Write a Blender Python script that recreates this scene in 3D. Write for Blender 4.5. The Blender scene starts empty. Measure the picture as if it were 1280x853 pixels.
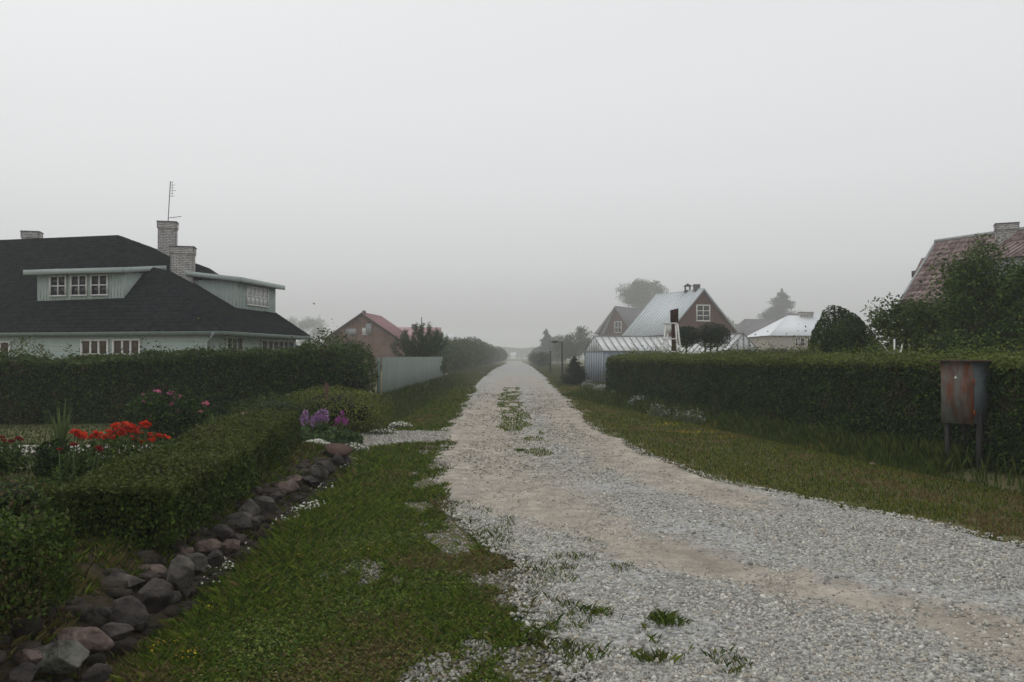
import bpy, math, random
import numpy as np
from mathutils import Vector
sc = bpy.context.scene
C = sc.collection
rng = np.random.default_rng(7)
random.seed(7)

# ------------------------------------------------------------------ camera
EYE = 1.65
F, CU, CV = 1038.0, 640.0, 426.5
PITCH = math.atan(19.5 / F)
cd = bpy.data.cameras.new('camera'); cam = bpy.data.objects.new('camera', cd); C.objects.link(cam)
cd.sensor_width = 36.0; cd.lens = 36.0 * F / 1280.0; cd.clip_start = 0.05; cd.clip_end = 3000
cam.location = (0, 0, EYE); cam.rotation_euler = (math.pi / 2 + PITCH, 0, 0)
sc.camera = cam

# ------------------------------------------------------------------ overcast sky
SUN_EL, SUN_AZ = math.radians(48), math.radians(-35)      # azimuth from +Y towards -X
w = bpy.data.worlds.new("World"); sc.world = w; w.use_nodes = True
nt = w.node_tree; N = nt.nodes; L = nt.links
bg = N['Background']; bg.inputs['Strength'].default_value = 0.1
sky = N.new('ShaderNodeTexSky'); sky.sky_type = 'NISHITA'; sky.sun_disc = False
sky.sun_elevation = SUN_EL; sky.sun_rotation = SUN_AZ; sky.dust_density = 6.0
tc = N.new('ShaderNodeTexCoord'); sp = N.new('ShaderNodeSeparateXYZ'); L.new(tc.outputs['Generated'], sp.inputs[0])
rp = N.new('ShaderNodeValToRGB'); L.new(sp.outputs['Z'], rp.inputs[0])
SK = 10.0
def g_(v, t=(.988, 1.0, 1.014)): return (v * t[0], v * t[1], v * t[2], 1)
rp.color_ramp.elements[0].position = 0.0; rp.color_ramp.elements[0].color = g_(0.37)
rp.color_ramp.elements[1].position = 1.0; rp.color_ramp.elements[1].color = g_(0.93)
for p_, v_ in ((.035, .46), (.065, .58), (.11, .72), (.20, .82), (.30, .85), (.5, .87)):
    e = rp.color_ramp.elements.new(p_); e.color = g_(v_)
vm = N.new('ShaderNodeVectorMath'); vm.operation = 'SCALE'; vm.inputs['Scale'].default_value = SK
L.new(rp.outputs['Color'], vm.inputs[0])
hs = N.new('ShaderNodeHueSaturation'); hs.inputs['Saturation'].default_value = 0.25
L.new(sky.outputs[0], hs.inputs['Color'])
mx = N.new('ShaderNodeMix'); mx.data_type = 'RGBA'; mx.inputs['Factor'].default_value = 0.93
L.new(hs.outputs[0], mx.inputs['A']); L.new(vm.outputs[0], mx.inputs['B'])
L.new(mx.outputs['Result'], bg.inputs['Color'])
sd = bpy.data.lights.new('sun', 'SUN'); so = bpy.data.objects.new('sun', sd); C.objects.link(so)
sd.energy = 0.5; sd.angle = math.radians(40); sd.color = (1.0, 0.97, 0.93)
so.rotation_euler = (math.pi / 2 - SUN_EL, 0, math.pi + SUN_AZ * -1)
sc.view_settings.view_transform = 'Standard'; sc.view_settings.look = 'None'
sc.view_settings.exposure = 0.0; sc.view_settings.gamma = 1.0
sc.cycles.use_denoising = True
sc.cycles.max_bounces = 6; sc.cycles.diffuse_bounces = 3; sc.cycles.glossy_bounces = 2
sc.cycles.transmission_bounces = 4; sc.cycles.volume_bounces = 2; sc.cycles.transparent_max_bounces = 8
HAZE = 0.0015

# ------------------------------------------------------------------ geometry of the view (for authoring positions)
cp, sn = math.cos(PITCH), math.sin(PITCH)
def ray(u, v):
    a, b = (u - CU) / F, (CV - v) / F
    return np.array([a, cp - sn * b, sn + cp * b])
def P(u, v, Y):                    # the point at depth Y
    r = ray(u, v); return np.array([0, 0, EYE]) + r * (Y / r[1])
def G(u, v, z=0.0):                # the point at height z
    r = ray(u, v); return np.array([0, 0, EYE]) + r * ((z - EYE) / r[2])
def HIT(u, v, p0, p1, p2):
    p0, p1, p2 = map(np.array, (p0, p1, p2)); n = np.cross(p1 - p0, p2 - p0); r = ray(u, v); o = np.array([0, 0, EYE])
    return o + r * (np.dot(n, p0 - o) / np.dot(n, r))

# ------------------------------------------------------------------ noise
def _h(i, j, k):
    n = (i * 374761393 + j * 668265263 + k * 2147483647 + 1013904223) & 0xFFFFFFFF
    n = ((n ^ (n >> 13)) * 1274126177) & 0xFFFFFFFF
    return ((n ^ (n >> 16)) & 0xFFFF) / 65535.0
def vn(x, y, z=0.0, s=1.0, seed=0):
    x = np.asarray(x, float) / s + 1000.3 + seed * 17.7; y = np.asarray(y, float) / s + 1000.7; z = np.asarray(z, float) / s + 1000.1
    x, y, z = np.broadcast_arrays(x, y, z)
    i, j, k = (np.floor(a).astype(np.int64) for a in (x, y, z))
    fx, fy, fz = x - i, y - j, z - k
    fx, fy, fz = (f * f * (3 - 2 * f) for f in (fx, fy, fz))
    r = 0
    for a in (0, 1):
        for b in (0, 1):
            for c in (0, 1):
                r = r + _h(i + a, j + b, k + c) * (fx if a else 1 - fx) * (fy if b else 1 - fy) * (fz if c else 1 - fz)
    return r
def fb(x, y, z=0.0, s=1.0, seed=0):
    return (vn(x, y, z, s, seed) + .5 * vn(x, y, z, s / 2, seed + 1) + .25 * vn(x, y, z, s / 4, seed + 2)) / 1.75

def sst(a, b, x):
    t = np.clip((x - a) / (b - a), 0, 1); return t * t * (3 - 2 * t)

# ------------------------------------------------------------------ plan of the place
REDGE = np.array([G(*p)[:2] for p in ((1500, 745), (1280, 680), (1140, 652), (1000, 625), (920, 605), (850, 585), (800, 562), (760, 545), (728, 520), (700, 490), (684, 474), (670, 463), (660, 455.5))])
LEDGE = np.array([G(*p)[:2] for p in ((760, 1000), (700, 853), (672, 770), (650, 720), (590, 672), (560, 640), (545, 600), (548, 565), (560, 535), (580, 505), (592, 488), (606, 472), (618, 462), (631, 455.5))])
def edge(E, y):
    o = np.argsort(E[:, 1]); return np.interp(y, E[o, 1], E[o, 0])
def redge(y): return edge(REDGE, y)
def ledge(y): return edge(LEDGE, y)
HX = lambda y: 9.03 - 0.1596 * np.asarray(y)             # front line of the long hedge on the right
def HT(x, y):                                            # terrain height
    x = np.asarray(x, float); y = np.asarray(y, float)
    z = 0.03 * (fb(x, y, 0, 1.7, 3) - .5) + 0.015 * (fb(x, y, 0, .35, 4) - .5)
    z = z * (1 - 0.6 * sst(0.0, 0.6, np.minimum(x - ledge(y), redge(y) - x)))
    foot = -2.15 - 0.03 * np.clip(y - 4, 0, 12)
    bank = sst(0, .75, foot - x) * .27
    bank = bank * (1 - sst(13.0, 14.2, y)) + sst(13, 14.2, y) * .05 * sst(0, 1, -3 - x)
    gut = -.07 * np.exp(-((x - foot) / .25) ** 2) * (1 - sst(12.5, 13.5, y))
    hx = HX(y); ditch = -.14 * np.exp(-((x - (hx - .75)) / .55) ** 2) * (1 - sst(30, 36, y))
    return z + bank + gut + ditch

# ------------------------------------------------------------------ materials
def mat(name, base, rough=.8, var=.25, scale=6.0, bump=.15, bscale=60.0, spec=.3, attr=None, metal=0.0, c2=None, obj=False, detail=6, stretch=None):
    m = bpy.data.materials.new(name); m.use_nodes = True; t = m.node_tree; n = t.nodes; l = t.links
    b = n['Principled BSDF']; b.inputs['Roughness'].default_value = rough; b.inputs['Specular IOR Level'].default_value = spec; b.inputs['Metallic'].default_value = metal
    co = n.new('ShaderNodeTexCoord'); src = co.outputs['Object']
    if stretch:
        mp = n.new('ShaderNodeMapping'); mp.inputs['Scale'].default_value = stretch; l.new(src, mp.inputs[0]); src = mp.outputs[0]
    no = n.new('ShaderNodeTexNoise'); no.inputs['Scale'].default_value = scale; no.inputs['Detail'].default_value = detail; no.inputs['Roughness'].default_value = .65; l.new(src, no.inputs['Vector'])
    cr = n.new('ShaderNodeValToRGB'); l.new(no.outputs[0], cr.inputs[0])
    cr.color_ramp.elements[0].position = .3; cr.color_ramp.elements[1].position = .7
    lo = [c * (1 - var) for c in base]; hi = [min(1, c * (1 + var)) for c in (c2 or base)]
    cr.color_ramp.elements[0].color = (*lo, 1); cr.color_ramp.elements[1].color = (*hi, 1)
    out = cr.outputs[0]
    if attr:
        a = n.new('ShaderNodeAttribute'); a.attribute_name = attr
        mm = n.new('ShaderNodeMix'); mm.data_type = 'RGBA'; mm.blend_type = 'MULTIPLY'; mm.inputs['Factor'].default_value = 1
        l.new(a.outputs['Color'], mm.inputs['A']); l.new(out, mm.inputs['B']); out = mm.outputs['Result']
    l.new(out, b.inputs['Base Color'])
    if bump:
        bn = n.new('ShaderNodeTexNoise'); bn.inputs['Scale'].default_value = bscale; bn.inputs['Detail'].default_value = 5; l.new(src, bn.inputs['Vector'])
        bb = n.new('ShaderNodeBump'); bb.inputs['Strength'].default_value = bump; bb.inputs['Distance'].default_value = .02; l.new(bn.outputs[0], bb.inputs['Height']); l.new(bb.outputs[0], b.inputs['Normal'])
    return m
def leafmat(name, rough=.6, trans=.25, spec=.12):
    m = bpy.data.materials.new(name); m.use_nodes = True; t = m.node_tree; n = t.nodes; l = t.links
    b = n['Principled BSDF']; b.inputs['Roughness'].default_value = rough; b.inputs['Specular IOR Level'].default_value = spec
    a = n.new('ShaderNodeAttribute'); a.attribute_name = 'col'; l.new(a.outputs['Color'], b.inputs['Base Color'])
    if trans:
        tr = n.new('ShaderNodeBsdfTranslucent'); l.new(a.outputs['Color'], tr.inputs['Color'])
        ms = n.new('ShaderNodeMixShader'); ms.inputs[0].default_value = trans; l.new(b.outputs[0], ms.inputs[1]); l.new(tr.outputs[0], ms.inputs[2])
        l.new(ms.outputs[0], n['Material Output'].inputs['Surface'])
    return m
M = {}
M['leaf'] = leafmat('leaf')
M['grass'] = leafmat('grass_blade', .7, .3, .08)
M['petal'] = leafmat('petal', .6, .3, .1)
M['needle'] = leafmat('needle', .7, .1, .08)
M['gravel'] = leafmat('gravel_stone', .95, 0, .12)
M['core'] = mat('twigs', (.014, .018, .007), .9, .5, 8, .8, 25, .1)
M['bark'] = mat('bark', (.05, .038, .028), .9, .4, 8, .8, 30, .1)
M['glass'] = mat('window_glass', (.02, .022, .025), .08, .2, 2, 0, 1, .5)
M['white'] = mat('white_paint', (.72, .71, .68), .6, .08, 6, .1, 40)
M['greenboard'] = mat('pale_green_boards', (.42, .49, .455), .75, .08, 3, .1, 30, .2)
M['greentrim'] = mat('pale_green_trim', (.38, .435, .41), .7, .07, 3, .1, 30, .2)
M['shingle'] = mat('dark_shingles', (.006, .009, .010), 1.0, .5, 4, .9, 10, .0, c2=(.019, .021, .022), detail=10)
M['whitebrick'] = mat('whitewashed_brick', (.50, .48, .46), .9, .35, 5, .4, 30, .2)
M['mortar'] = mat('mortar', (.13, .12, .115), .95, .2, 8, .4, 30, .1)
M['brown'] = mat('brown_boards', (.11, .052, .038), .85, .15, 4, .2, 20, .15)
M['curtain'] = mat('brown_curtain', (.10, .066, .052), .8, .2, 5, 0, 1, .1)
M['whiteroof'] = mat('white_sheet_roof', (.70, .72, .74), .5, .05, 1.2, .05, 6, .3)
M['metalroof'] = mat('pale_metal_roof', (.62, .66, .68), .5, .08, 1.2, .05, 6, .4)
M['greyroof'] = mat('grey_slate_roof', (.17, .17, .17), .85, .3, 1.5, .3, 8, .2)
M['pinkroof'] = mat('pink_metal_roof', (.42, .25, .26), .6, .08, 2, .05, 8, .3)
M['pinkpaint'] = mat('pink_panel', (.62, .38, .38), .7, .08, 2, .05, 8, .2)
M['brownbrick'] = mat('brown_brick', (.19, .105, .065), .9, .4, 1.4, .3, 20, .15, c2=(.165, .105, .08))
M['redtile'] = mat('faded_red_tile', (.14, .082, .072), .9, .5, 2.2, .5, 14, .05, c2=(.30, .235, .22), detail=10)
M['greytrim'] = mat('grey_trim', (.30, .31, .31), .7, .15, 4, .1, 20)
M['darktrim'] = mat('dark_trim', (.05, .045, .04), .8, .2, 4, .1, 20)
M['beige'] = mat('beige_plaster', (.42, .38, .34), .9, .12, 2, .2, 20)
M['ghpane'] = mat('milky_greenhouse_glass', (.60, .62, .61), .35, .12, 1.5, .05, 8, .5)
M['ghblue'] = mat('bluish_greenhouse_glass', (.25, .31, .37), .3, .2, 1.0, .05, 8, .5)
M['darkgreen'] = mat('dull_green_fascia', (.15, .185, .165), .8, .15, 4, .1, 20, .1)
M['ghframe'] = mat('greenhouse_frame', (.22, .225, .22), .7, .2, 4, .1, 20)
M['fence'] = mat('blue_green_fence_boards', (.185, .22, .195), .9, .18, 3, .2, 30, .2, stretch=(1, 1, .15))
M['lampmetal'] = mat('dark_lamp_metal', (.035, .035, .035), .6, .2, 6, .1, 20)
M['rust'] = mat('rusty_sheet', (.26, .075, .03), .85, .3, 5, .3, 40, .2)
M['wood'] = mat('weathered_wood', (.035, .036, .034), .9, .3, 5, .4, 30, .1, stretch=(1, 1, .12))
M['boardbrown'] = mat('dark_brown_board', (.045, .02, .016), .8, .3, 4, .2, 20, .1)
M['stoneA'] = mat('grey_granite', (.075, .068, .06), .95, .7, 7, 1.0, 35, .12, detail=10)
M['stoneB'] = mat('pink_granite', (.095, .065, .055), .95, .7, 9, 1.0, 35, .05, c2=(.13, .098, .085), detail=10)
M['stoneC'] = mat('dark_granite', (.055, .048, .044), .95, .7, 6, 1.0, 35, .12, detail=10)
M['stoneD'] = mat('lichened_granite', (.075, .072, .062), .95, .7, 9, 1.0, 35, .05, c2=(.12, .118, .10), detail=12)
M['stoneE'] = mat('brown_rubble', (.05, .043, .036), .95, .5, 6, 1.0, 25, .05)
M['paving'] = mat('pale_paving', (.34, .31, .29), .95, .15, 6, .3, 40, .1)
M['redwood'] = mat('reddish_wood', (.085, .052, .042), .9, .25, 12, .4, 40, .1)
def rustdoor():
    m = mat('rust_streaked_door', (.13, .14, .125), .75, .15, 6, .15, 40, .25)
    t = m.node_tree; n = t.nodes; l = t.links; b = n['Principled BSDF']
    old = b.inputs['Base Color'].links[0].from_socket
    co = n.new('ShaderNodeTexCoord'); mp = n.new('ShaderNodeMapping'); mp.inputs['Scale'].default_value = (1, 1, .28); mp.inputs['Location'].default_value = (.37, .2, .1); l.new(co.outputs['Object'], mp.inputs[0])
    no = n.new('ShaderNodeTexNoise'); no.inputs['Scale'].default_value = 8; no.inputs['Detail'].default_value = 7; no.inputs['Roughness'].default_value = .6; l.new(mp.outputs[0], no.inputs['Vector'])
    cr = n.new('ShaderNodeValToRGB'); l.new(no.outputs[0], cr.inputs[0]); cr.color_ramp.elements[0].position = .38; cr.color_ramp.elements[1].position = .62
    cr.color_ramp.elements[0].color = (0, 0, 0, 1); cr.color_ramp.elements[1].color = (1, 1, 1, 1)
    n2 = n.new('ShaderNodeTexNoise'); n2.inputs['Scale'].default_value = 14; l.new(mp.outputs[0], n2.inputs['Vector'])
    c2 = n.new('ShaderNodeValToRGB'); l.new(n2.outputs[0], c2.inputs[0]); c2.color_ramp.elements[0].color = (.17, .048, .02, 1); c2.color_ramp.elements[1].color = (.09, .04, .026, 1)
    c2.color_ramp.elements[0].position = .35; c2.color_ramp.elements[1].position = .65
    mm = n.new('ShaderNodeMix'); mm.data_type = 'RGBA'; l.new(cr.outputs[0], mm.inputs['Factor']); l.new(old, mm.inputs['A']); l.new(c2.outputs[0], mm.inputs['B']); l.new(mm.outputs['Result'], b.inputs['Base Color'])
    return m
M['rustdoor'] = rustdoor()
M['lidm'] = mat('brown_rusty_lid', (.10, .065, .045), .9, .4, 8, .3, 40, .1)
M['cabside'] = mat('blue_grey_sheet', (.09, .108, .115), .6, .2, 5, .1, 30, .3)

# ------------------------------------------------------------------ object helpers
def tag(o, label=None, cat=None, group=None, kind=None):
    if label: o['label'] = label
    if cat: o['category'] = cat
    if group: o['group'] = group
    if kind: o['kind'] = kind
    return o
def thing(name, loc, label, cat, rz=0, group=None):
    o = bpy.data.objects.new(name, None); C.objects.link(o); o.location = [float(q) for q in loc]; o.rotation_euler = (0, 0, rz); o.empty_display_size = .2
    bpy.context.view_layer.update() if False else None
    return tag(o, label, cat, group)
def mesh_np(name, verts, faces_flat, sizes, m, parent=None, col=None, smooth=False):
    verts = np.asarray(verts, np.float32).reshape(-1, 3)
    if parent is not None:
        verts = verts - np.array(parent_loc(parent), np.float32)
    me = bpy.data.meshes.new(name); me.vertices.add(len(verts)); me.vertices.foreach_set('co', verts.ravel())
    sizes = np.asarray(sizes, np.int32); ff = np.asarray(faces_flat, np.int32).ravel()
    me.loops.add(len(ff)); me.loops.foreach_set('vertex_index', ff)
    me.polygons.add(len(sizes)); st = np.concatenate(([0], np.cumsum(sizes)[:-1])).astype(np.int32)
    me.polygons.foreach_set('loop_start', st); me.polygons.foreach_set('loop_total', sizes)
    if smooth: me.polygons.foreach_set('use_smooth', np.ones(len(sizes), bool))
    if col is not None:
        a = me.attributes.new('col', 'FLOAT_COLOR', 'POINT'); c = np.ones((len(verts), 4), np.float32); c[:, :3] = col; a.data.foreach_set('color', c.ravel())
    me.update(calc_edges=True); me.materials.append(m)
    o = bpy.data.objects.new(name, me); C.objects.link(o)
    if parent is not None: o.parent = parent
    return o
def parent_loc(p):                      # world origin of an unrotated chain
    l = Vector((0, 0, 0))
    while p is not None: l = l + p.location; p = p.parent
    return l
class MB:
    """collects polygons given in world coordinates"""
    def __init__(s): s.v = []; s.f = []; s.n = 0
    def poly(s, *pts):
        i = s.n; s.v += [tuple(map(float, p)) for p in pts]; s.f.append(list(range(i, i + len(pts)))); s.n += len(pts)
    def add(s, vs, fs):
        i = s.n; s.v += [tuple(map(float, p)) for p in vs]; s.f += [[i + q for q in f] for f in fs]; s.n += len(vs)
    def obox(s, o, a, b, c):            # corner o, edge vectors
        o, a, b, c = (np.array(q, float) for q in (o, a, b, c))
        v = [o, o + a, o + a + b, o + b, o + c, o + a + c, o + a + b + c, o + b + c]
        fs = [[3, 2, 1, 0], [4, 5, 6, 7], [0, 1, 5, 4], [1, 2, 6, 5], [2, 3, 7, 6], [3, 0, 4, 7]]
        if np.dot(np.cross(a, b), c) < 0: fs = [f[::-1] for f in fs]
        s.add(v, fs)
    def cbox(s, c, sx, sy, sz, rz=0):   # centre of the base
        ca, sa = math.cos(rz), math.sin(rz); a = np.array([ca, sa, 0]) * sx; b = np.array([-sa, ca, 0]) * sy
        s.obox(np.array(c, float) - a / 2 - b / 2, a, b, (0, 0, sz))
    def tube(s, pts, rad, n=8):
        pts = [np.array(p, float) for p in pts]; rad = rad if hasattr(rad, '__len__') else [rad] * len(pts)
        vs = []; fs = []
        for i, p in enumerate(pts):
            d = pts[min(i + 1, len(pts) - 1)] - pts[max(i - 1, 0)]; d = d / (np.linalg.norm(d) + 1e-9)
            a = np.cross(d, (0, 0, 1) if abs(d[2]) < .9 else (1, 0, 0)); a /= np.linalg.norm(a); b = np.cross(d, a)
            for k in range(n):
                t = 2 * math.pi * k / n; vs.append(p + (a * math.cos(t) + b * math.sin(t)) * rad[i])
        for i in range(len(pts) - 1):
            for k in range(n):
                k2 = (k + 1) % n; fs.append([i * n + k, i * n + k2, (i + 1) * n + k2, (i + 1) * n + k])
        fs.append(list(range(n))[::-1]); fs.append([(len(pts) - 1) * n + k for k in range(n)])
        s.add(vs, fs)
    def slab(s, pts, t):                # polygon given a thickness vector t
        pts = [np.array(p, float) for p in pts]; t = np.array(t, float); n = len(pts)
        s.add(pts + [p + t for p in pts], [list(range(n))] + [[n + k for k in range(n)][::-1]] + [[k, n + k, n + (k + 1) % n, (k + 1) % n] for k in range(n)])
    def build(s, name, m, parent=None, kind=None, smooth=False):
        o = mesh_np(name, np.array(s.v, np.float32), np.concatenate([np.array(f) for f in s.f]), [len(f) for f in s.f], m, parent, smooth=smooth)
        if kind: o['kind'] = kind
        return o
def unit(v): v = np.array(v, float); return v / np.linalg.norm(v)
UP = np.array([0, 0, 1.0])

# ------------------------------------------------------------------ foliage
def rand_unit(n):
    v = rng.normal(size=(n, 3)); return v / np.linalg.norm(v, axis=1, keepdims=True)
def palette(n, cols, var=.25, z=None):
    cols = np.array(cols); c = cols[rng.integers(0, len(cols), n)] * (1 + var * rng.uniform(-1, 1, (n, 1))); return np.clip(c, 0.002, 1)
def leaves(name, pts, nrm, size, cols, m, parent=None, aspect=.5, spread=.9, var=.3, kind=None, droop=0.0, colarr=None):
    n = len(pts)
    nn = nrm + spread * rand_unit(n); nn /= np.linalg.norm(nn, axis=1, keepdims=True) + 1e-9
    t = np.cross(nn, rand_unit(n)); t /= np.linalg.norm(t, axis=1, keepdims=True) + 1e-9
    if droop: t[:, 2] -= droop; t /= np.linalg.norm(t, axis=1, keepdims=True) + 1e-9
    b = np.cross(nn, t)
    s = (np.asarray(size) * rng.uniform(.6, 1.35, n))[:, None]
    v = np.empty((n, 4, 3)); v[:, 0] = pts - t * s * .5; v[:, 1] = pts + b * s * aspect * .5 + nn * s * .1; v[:, 2] = pts + t * s * .5; v[:, 3] = pts - b * s * aspect * .5 + nn * s * .1
    c = colarr if colarr is not None else palette(n, cols, var)
    o = mesh_np(name, v.reshape(-1, 3), np.arange(4 * n), np.full(n, 4), m, parent, col=np.repeat(c, 4, axis=0))
    if kind: o['kind'] = kind
    return o
GREEN = [(.06, .095, .018), (.045, .075, .016), (.075, .11, .022), (.036, .06, .016)]
DARKG = [(.019, .043, .007), (.013, .031, .006), (.030, .064, .010), (.021, .035, .008), (.055, .105, .015)]
YELG = [(.11, .14, .024), (.09, .12, .02), (.12, .14, .03)]
HGREEN = [(.038, .066, .009), (.052, .082, .011), (.027, .050, .008), (.055, .058, .012), (.075, .12, .016)]

def hedge(name, label, path, width, ztop, leaf=.045, dens=900, cols=DARKG, topcols=None, crown=.12, lump=.10, cat='hedge', group=None, z0=None, sparse_back=.35, topvar=.0, minz=0):
    """path: xy centre line; ztop: heights (absolute) at the path points; one side of it is the seen one"""
    path = np.array(path, float); seg = np.diff(path, axis=0); ln = np.hypot(seg[:, 0], seg[:, 1]); cum = np.concatenate(([0], np.cumsum(ln))); T = cum[-1]
    ztop = np.array(ztop if hasattr(ztop, '__len__') else [ztop] * len(path), float)
    def at(t):
        x = np.interp(t, cum, path[:, 0]); y = np.interp(t, cum, path[:, 1]); i = np.clip(np.searchsorted(cum, t, 'right') - 1, 0, len(ln) - 1)
        d = seg[i] / ln[i][:, None]; return x, y, d, np.interp(t, cum, ztop)
    mid = at(np.array([T / 2])); root = thing(name, (mid[0][0], mid[1][0], float(HT(mid[0], mid[1])[0])), label, cat, group=group)
    hw = width / 2; hgt = float(np.mean(ztop)) - 0.0
    def zt(x, y, t): return ztop_at(t) + topvar * (fb(x, y, 0, .9, 21) - .5) * 2
    def ztop_at(t): return np.interp(t, cum, ztop)
    A_side, A_top, A_end = T * hgt, T * width, width * hgt
    P_, N_, K_ = [], [], []
    def shell(kind, n):
        if kind in ('L', 'R'):
            t = rng.uniform(0, T, n); x, y, d, zz = at(t); s = 1 if kind == 'R' else -1
            nx, ny = d[:, 1] * s, -d[:, 0] * s; g = HT(x, y) + minz; h = rng.uniform(0, 1, n); zz = zt(x, y, t); z = g + h * (zz - g)
            taper = 1 + .10 * (1 - h) - .04 * h; o = np.stack([x + nx * hw * taper, y + ny * hw * taper, z], 1); nr = np.stack([nx, ny, np.full(n, .25)], 1)
        elif kind == 'T':
            t = rng.uniform(0, T, n); x, y, d, zz = at(t); q = rng.uniform(-1, 1, n); nx, ny = d[:, 1], -d[:, 0]
            xx, yy = x + nx * hw * q, y + ny * hw * q; z = zt(xx, yy, t) + crown * (1 - q ** 2); o = np.stack([xx, yy, z], 1); nr = np.stack([nx * q * .4, ny * q * .4, np.ones(n)], 1)
        else:
            t = np.full(n, 0. if kind == 'A' else T); x, y, d, zz = at(t); q = rng.uniform(-1, 1, n); h = rng.uniform(0, 1, n); nx, ny = d[:, 1], -d[:, 0]
            g = HT(x, y) + minz; s = -1 if kind == 'A' else 1; o = np.stack([x + nx * hw * q, y + ny * hw * q, g + h * (zt(x, y, t) - g)], 1); nr = np.stack([d[:, 0] * s, d[:, 1] * s, np.full(n, .2)], 1)
        return o, nr
    # which long side faces the camera
    x, y, d, _ = at(np.array([T / 2])); face = 'R' if (d[0, 1] * -x[0] + -d[0, 0] * -y[0]) > 0 else 'L'; back = 'L' if face == 'R' else 'R'
    for k, a, f in ((face, A_side, 1), (back, A_side, sparse_back), ('T', A_top, 1.1), ('A', A_end, 1), ('B', A_end, 1)):
        n = int(a * dens * f); o, nr = shell(k, n); P_.append(o); N_.append(nr); K_.append(np.full(n, k == 'T'))
    n = int(A_top * dens * .35); o, nr = shell('T', n); q_ = fb(o[:, 0], o[:, 1], 0, .35, 17); o[:, 2] += rng.exponential(leaf * .9, n) * (.3 + 2.2 * sst(.45, .7, q_)); P_.append(o); N_.append(nr); K_.append(np.ones(n, bool))
    p = np.concatenate(P_); nr = np.concatenate(N_); nr /= np.linalg.norm(nr, axis=1, keepdims=True); top = np.concatenate(K_)
    disp = lump * 2 * (fb(p[:, 0], p[:, 1], p[:, 2], .5, 8) - .55) + rng.normal(0, .25 * leaf + .012, len(p)) - rng.exponential(leaf * .7, len(p)) * .6
    p = p + nr * disp[:, None]
    c = palette(len(p), cols, .3)
    if topcols:
        ct = palette(len(p), topcols, .25); zrel = p[:, 2] - (np.mean(ztop) - .10)
        mk = top | (rng.uniform(size=len(p)) < np.clip(.5 + zrel / .12, 0, .9)) & (zrel > -.1); c[mk] = ct[mk]
    dd = (fb(p[:, 0], p[:, 1], p[:, 2], .45, 14) > .66) & (rng.uniform(size=len(p)) < .45); c[dd] = palette(int(dd.sum()), [(.07, .05, .022), (.055, .05, .02), (.09, .075, .03)], .3)
    pt = fb(p[:, 0], p[:, 1], p[:, 2], 1.3, 5); c = c * (0.75 + .5 * pt)[:, None]
    leaves('foliage', p, nr, leaf, cols, M['leaf'], root, .55, .9, colarr=c)
    mb = MB(); s_ = np.linspace(0, T, max(3, int(T / .4))); xs, ys, ds, _ = at(s_); prof = []
    ins = max(.06, leaf * 1.3) + lump * .6
    vs = []; fs = []
    for i in range(len(s_)):
        g = float(HT(xs[i], ys[i])) - .05; nx, ny = ds[i, 1], -ds[i, 0]; ee = 1
        tt = min(max(s_[i], ins), T - ins); X = float(np.interp(tt, cum, path[:, 0])); Y = float(np.interp(tt, cum, path[:, 1])); Zt = float(ztop_at(tt)) - ins * .5 - topvar * .3
        for q, z in ((-1, g + minz), (-1, Zt), (0, Zt + crown * .8), (1, Zt), (1, g + minz)):
            vs.append((X + nx * (hw - ins) * q, Y + ny * (hw - ins) * q, z))
    for i in range(len(s_) - 1):
        for k in range(4): fs.append([i * 5 + k, i * 5 + k + 1, (i + 1) * 5 + k + 1, (i + 1) * 5 + k])
    fs.append([0, 1, 2, 3, 4]); b0 = (len(s_) - 1) * 5; fs.append([b0 + 4, b0 + 3, b0 + 2, b0 + 1, b0]); mb.add(vs, fs); mb.build('twigs', M['core'], root)
    return root

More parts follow.
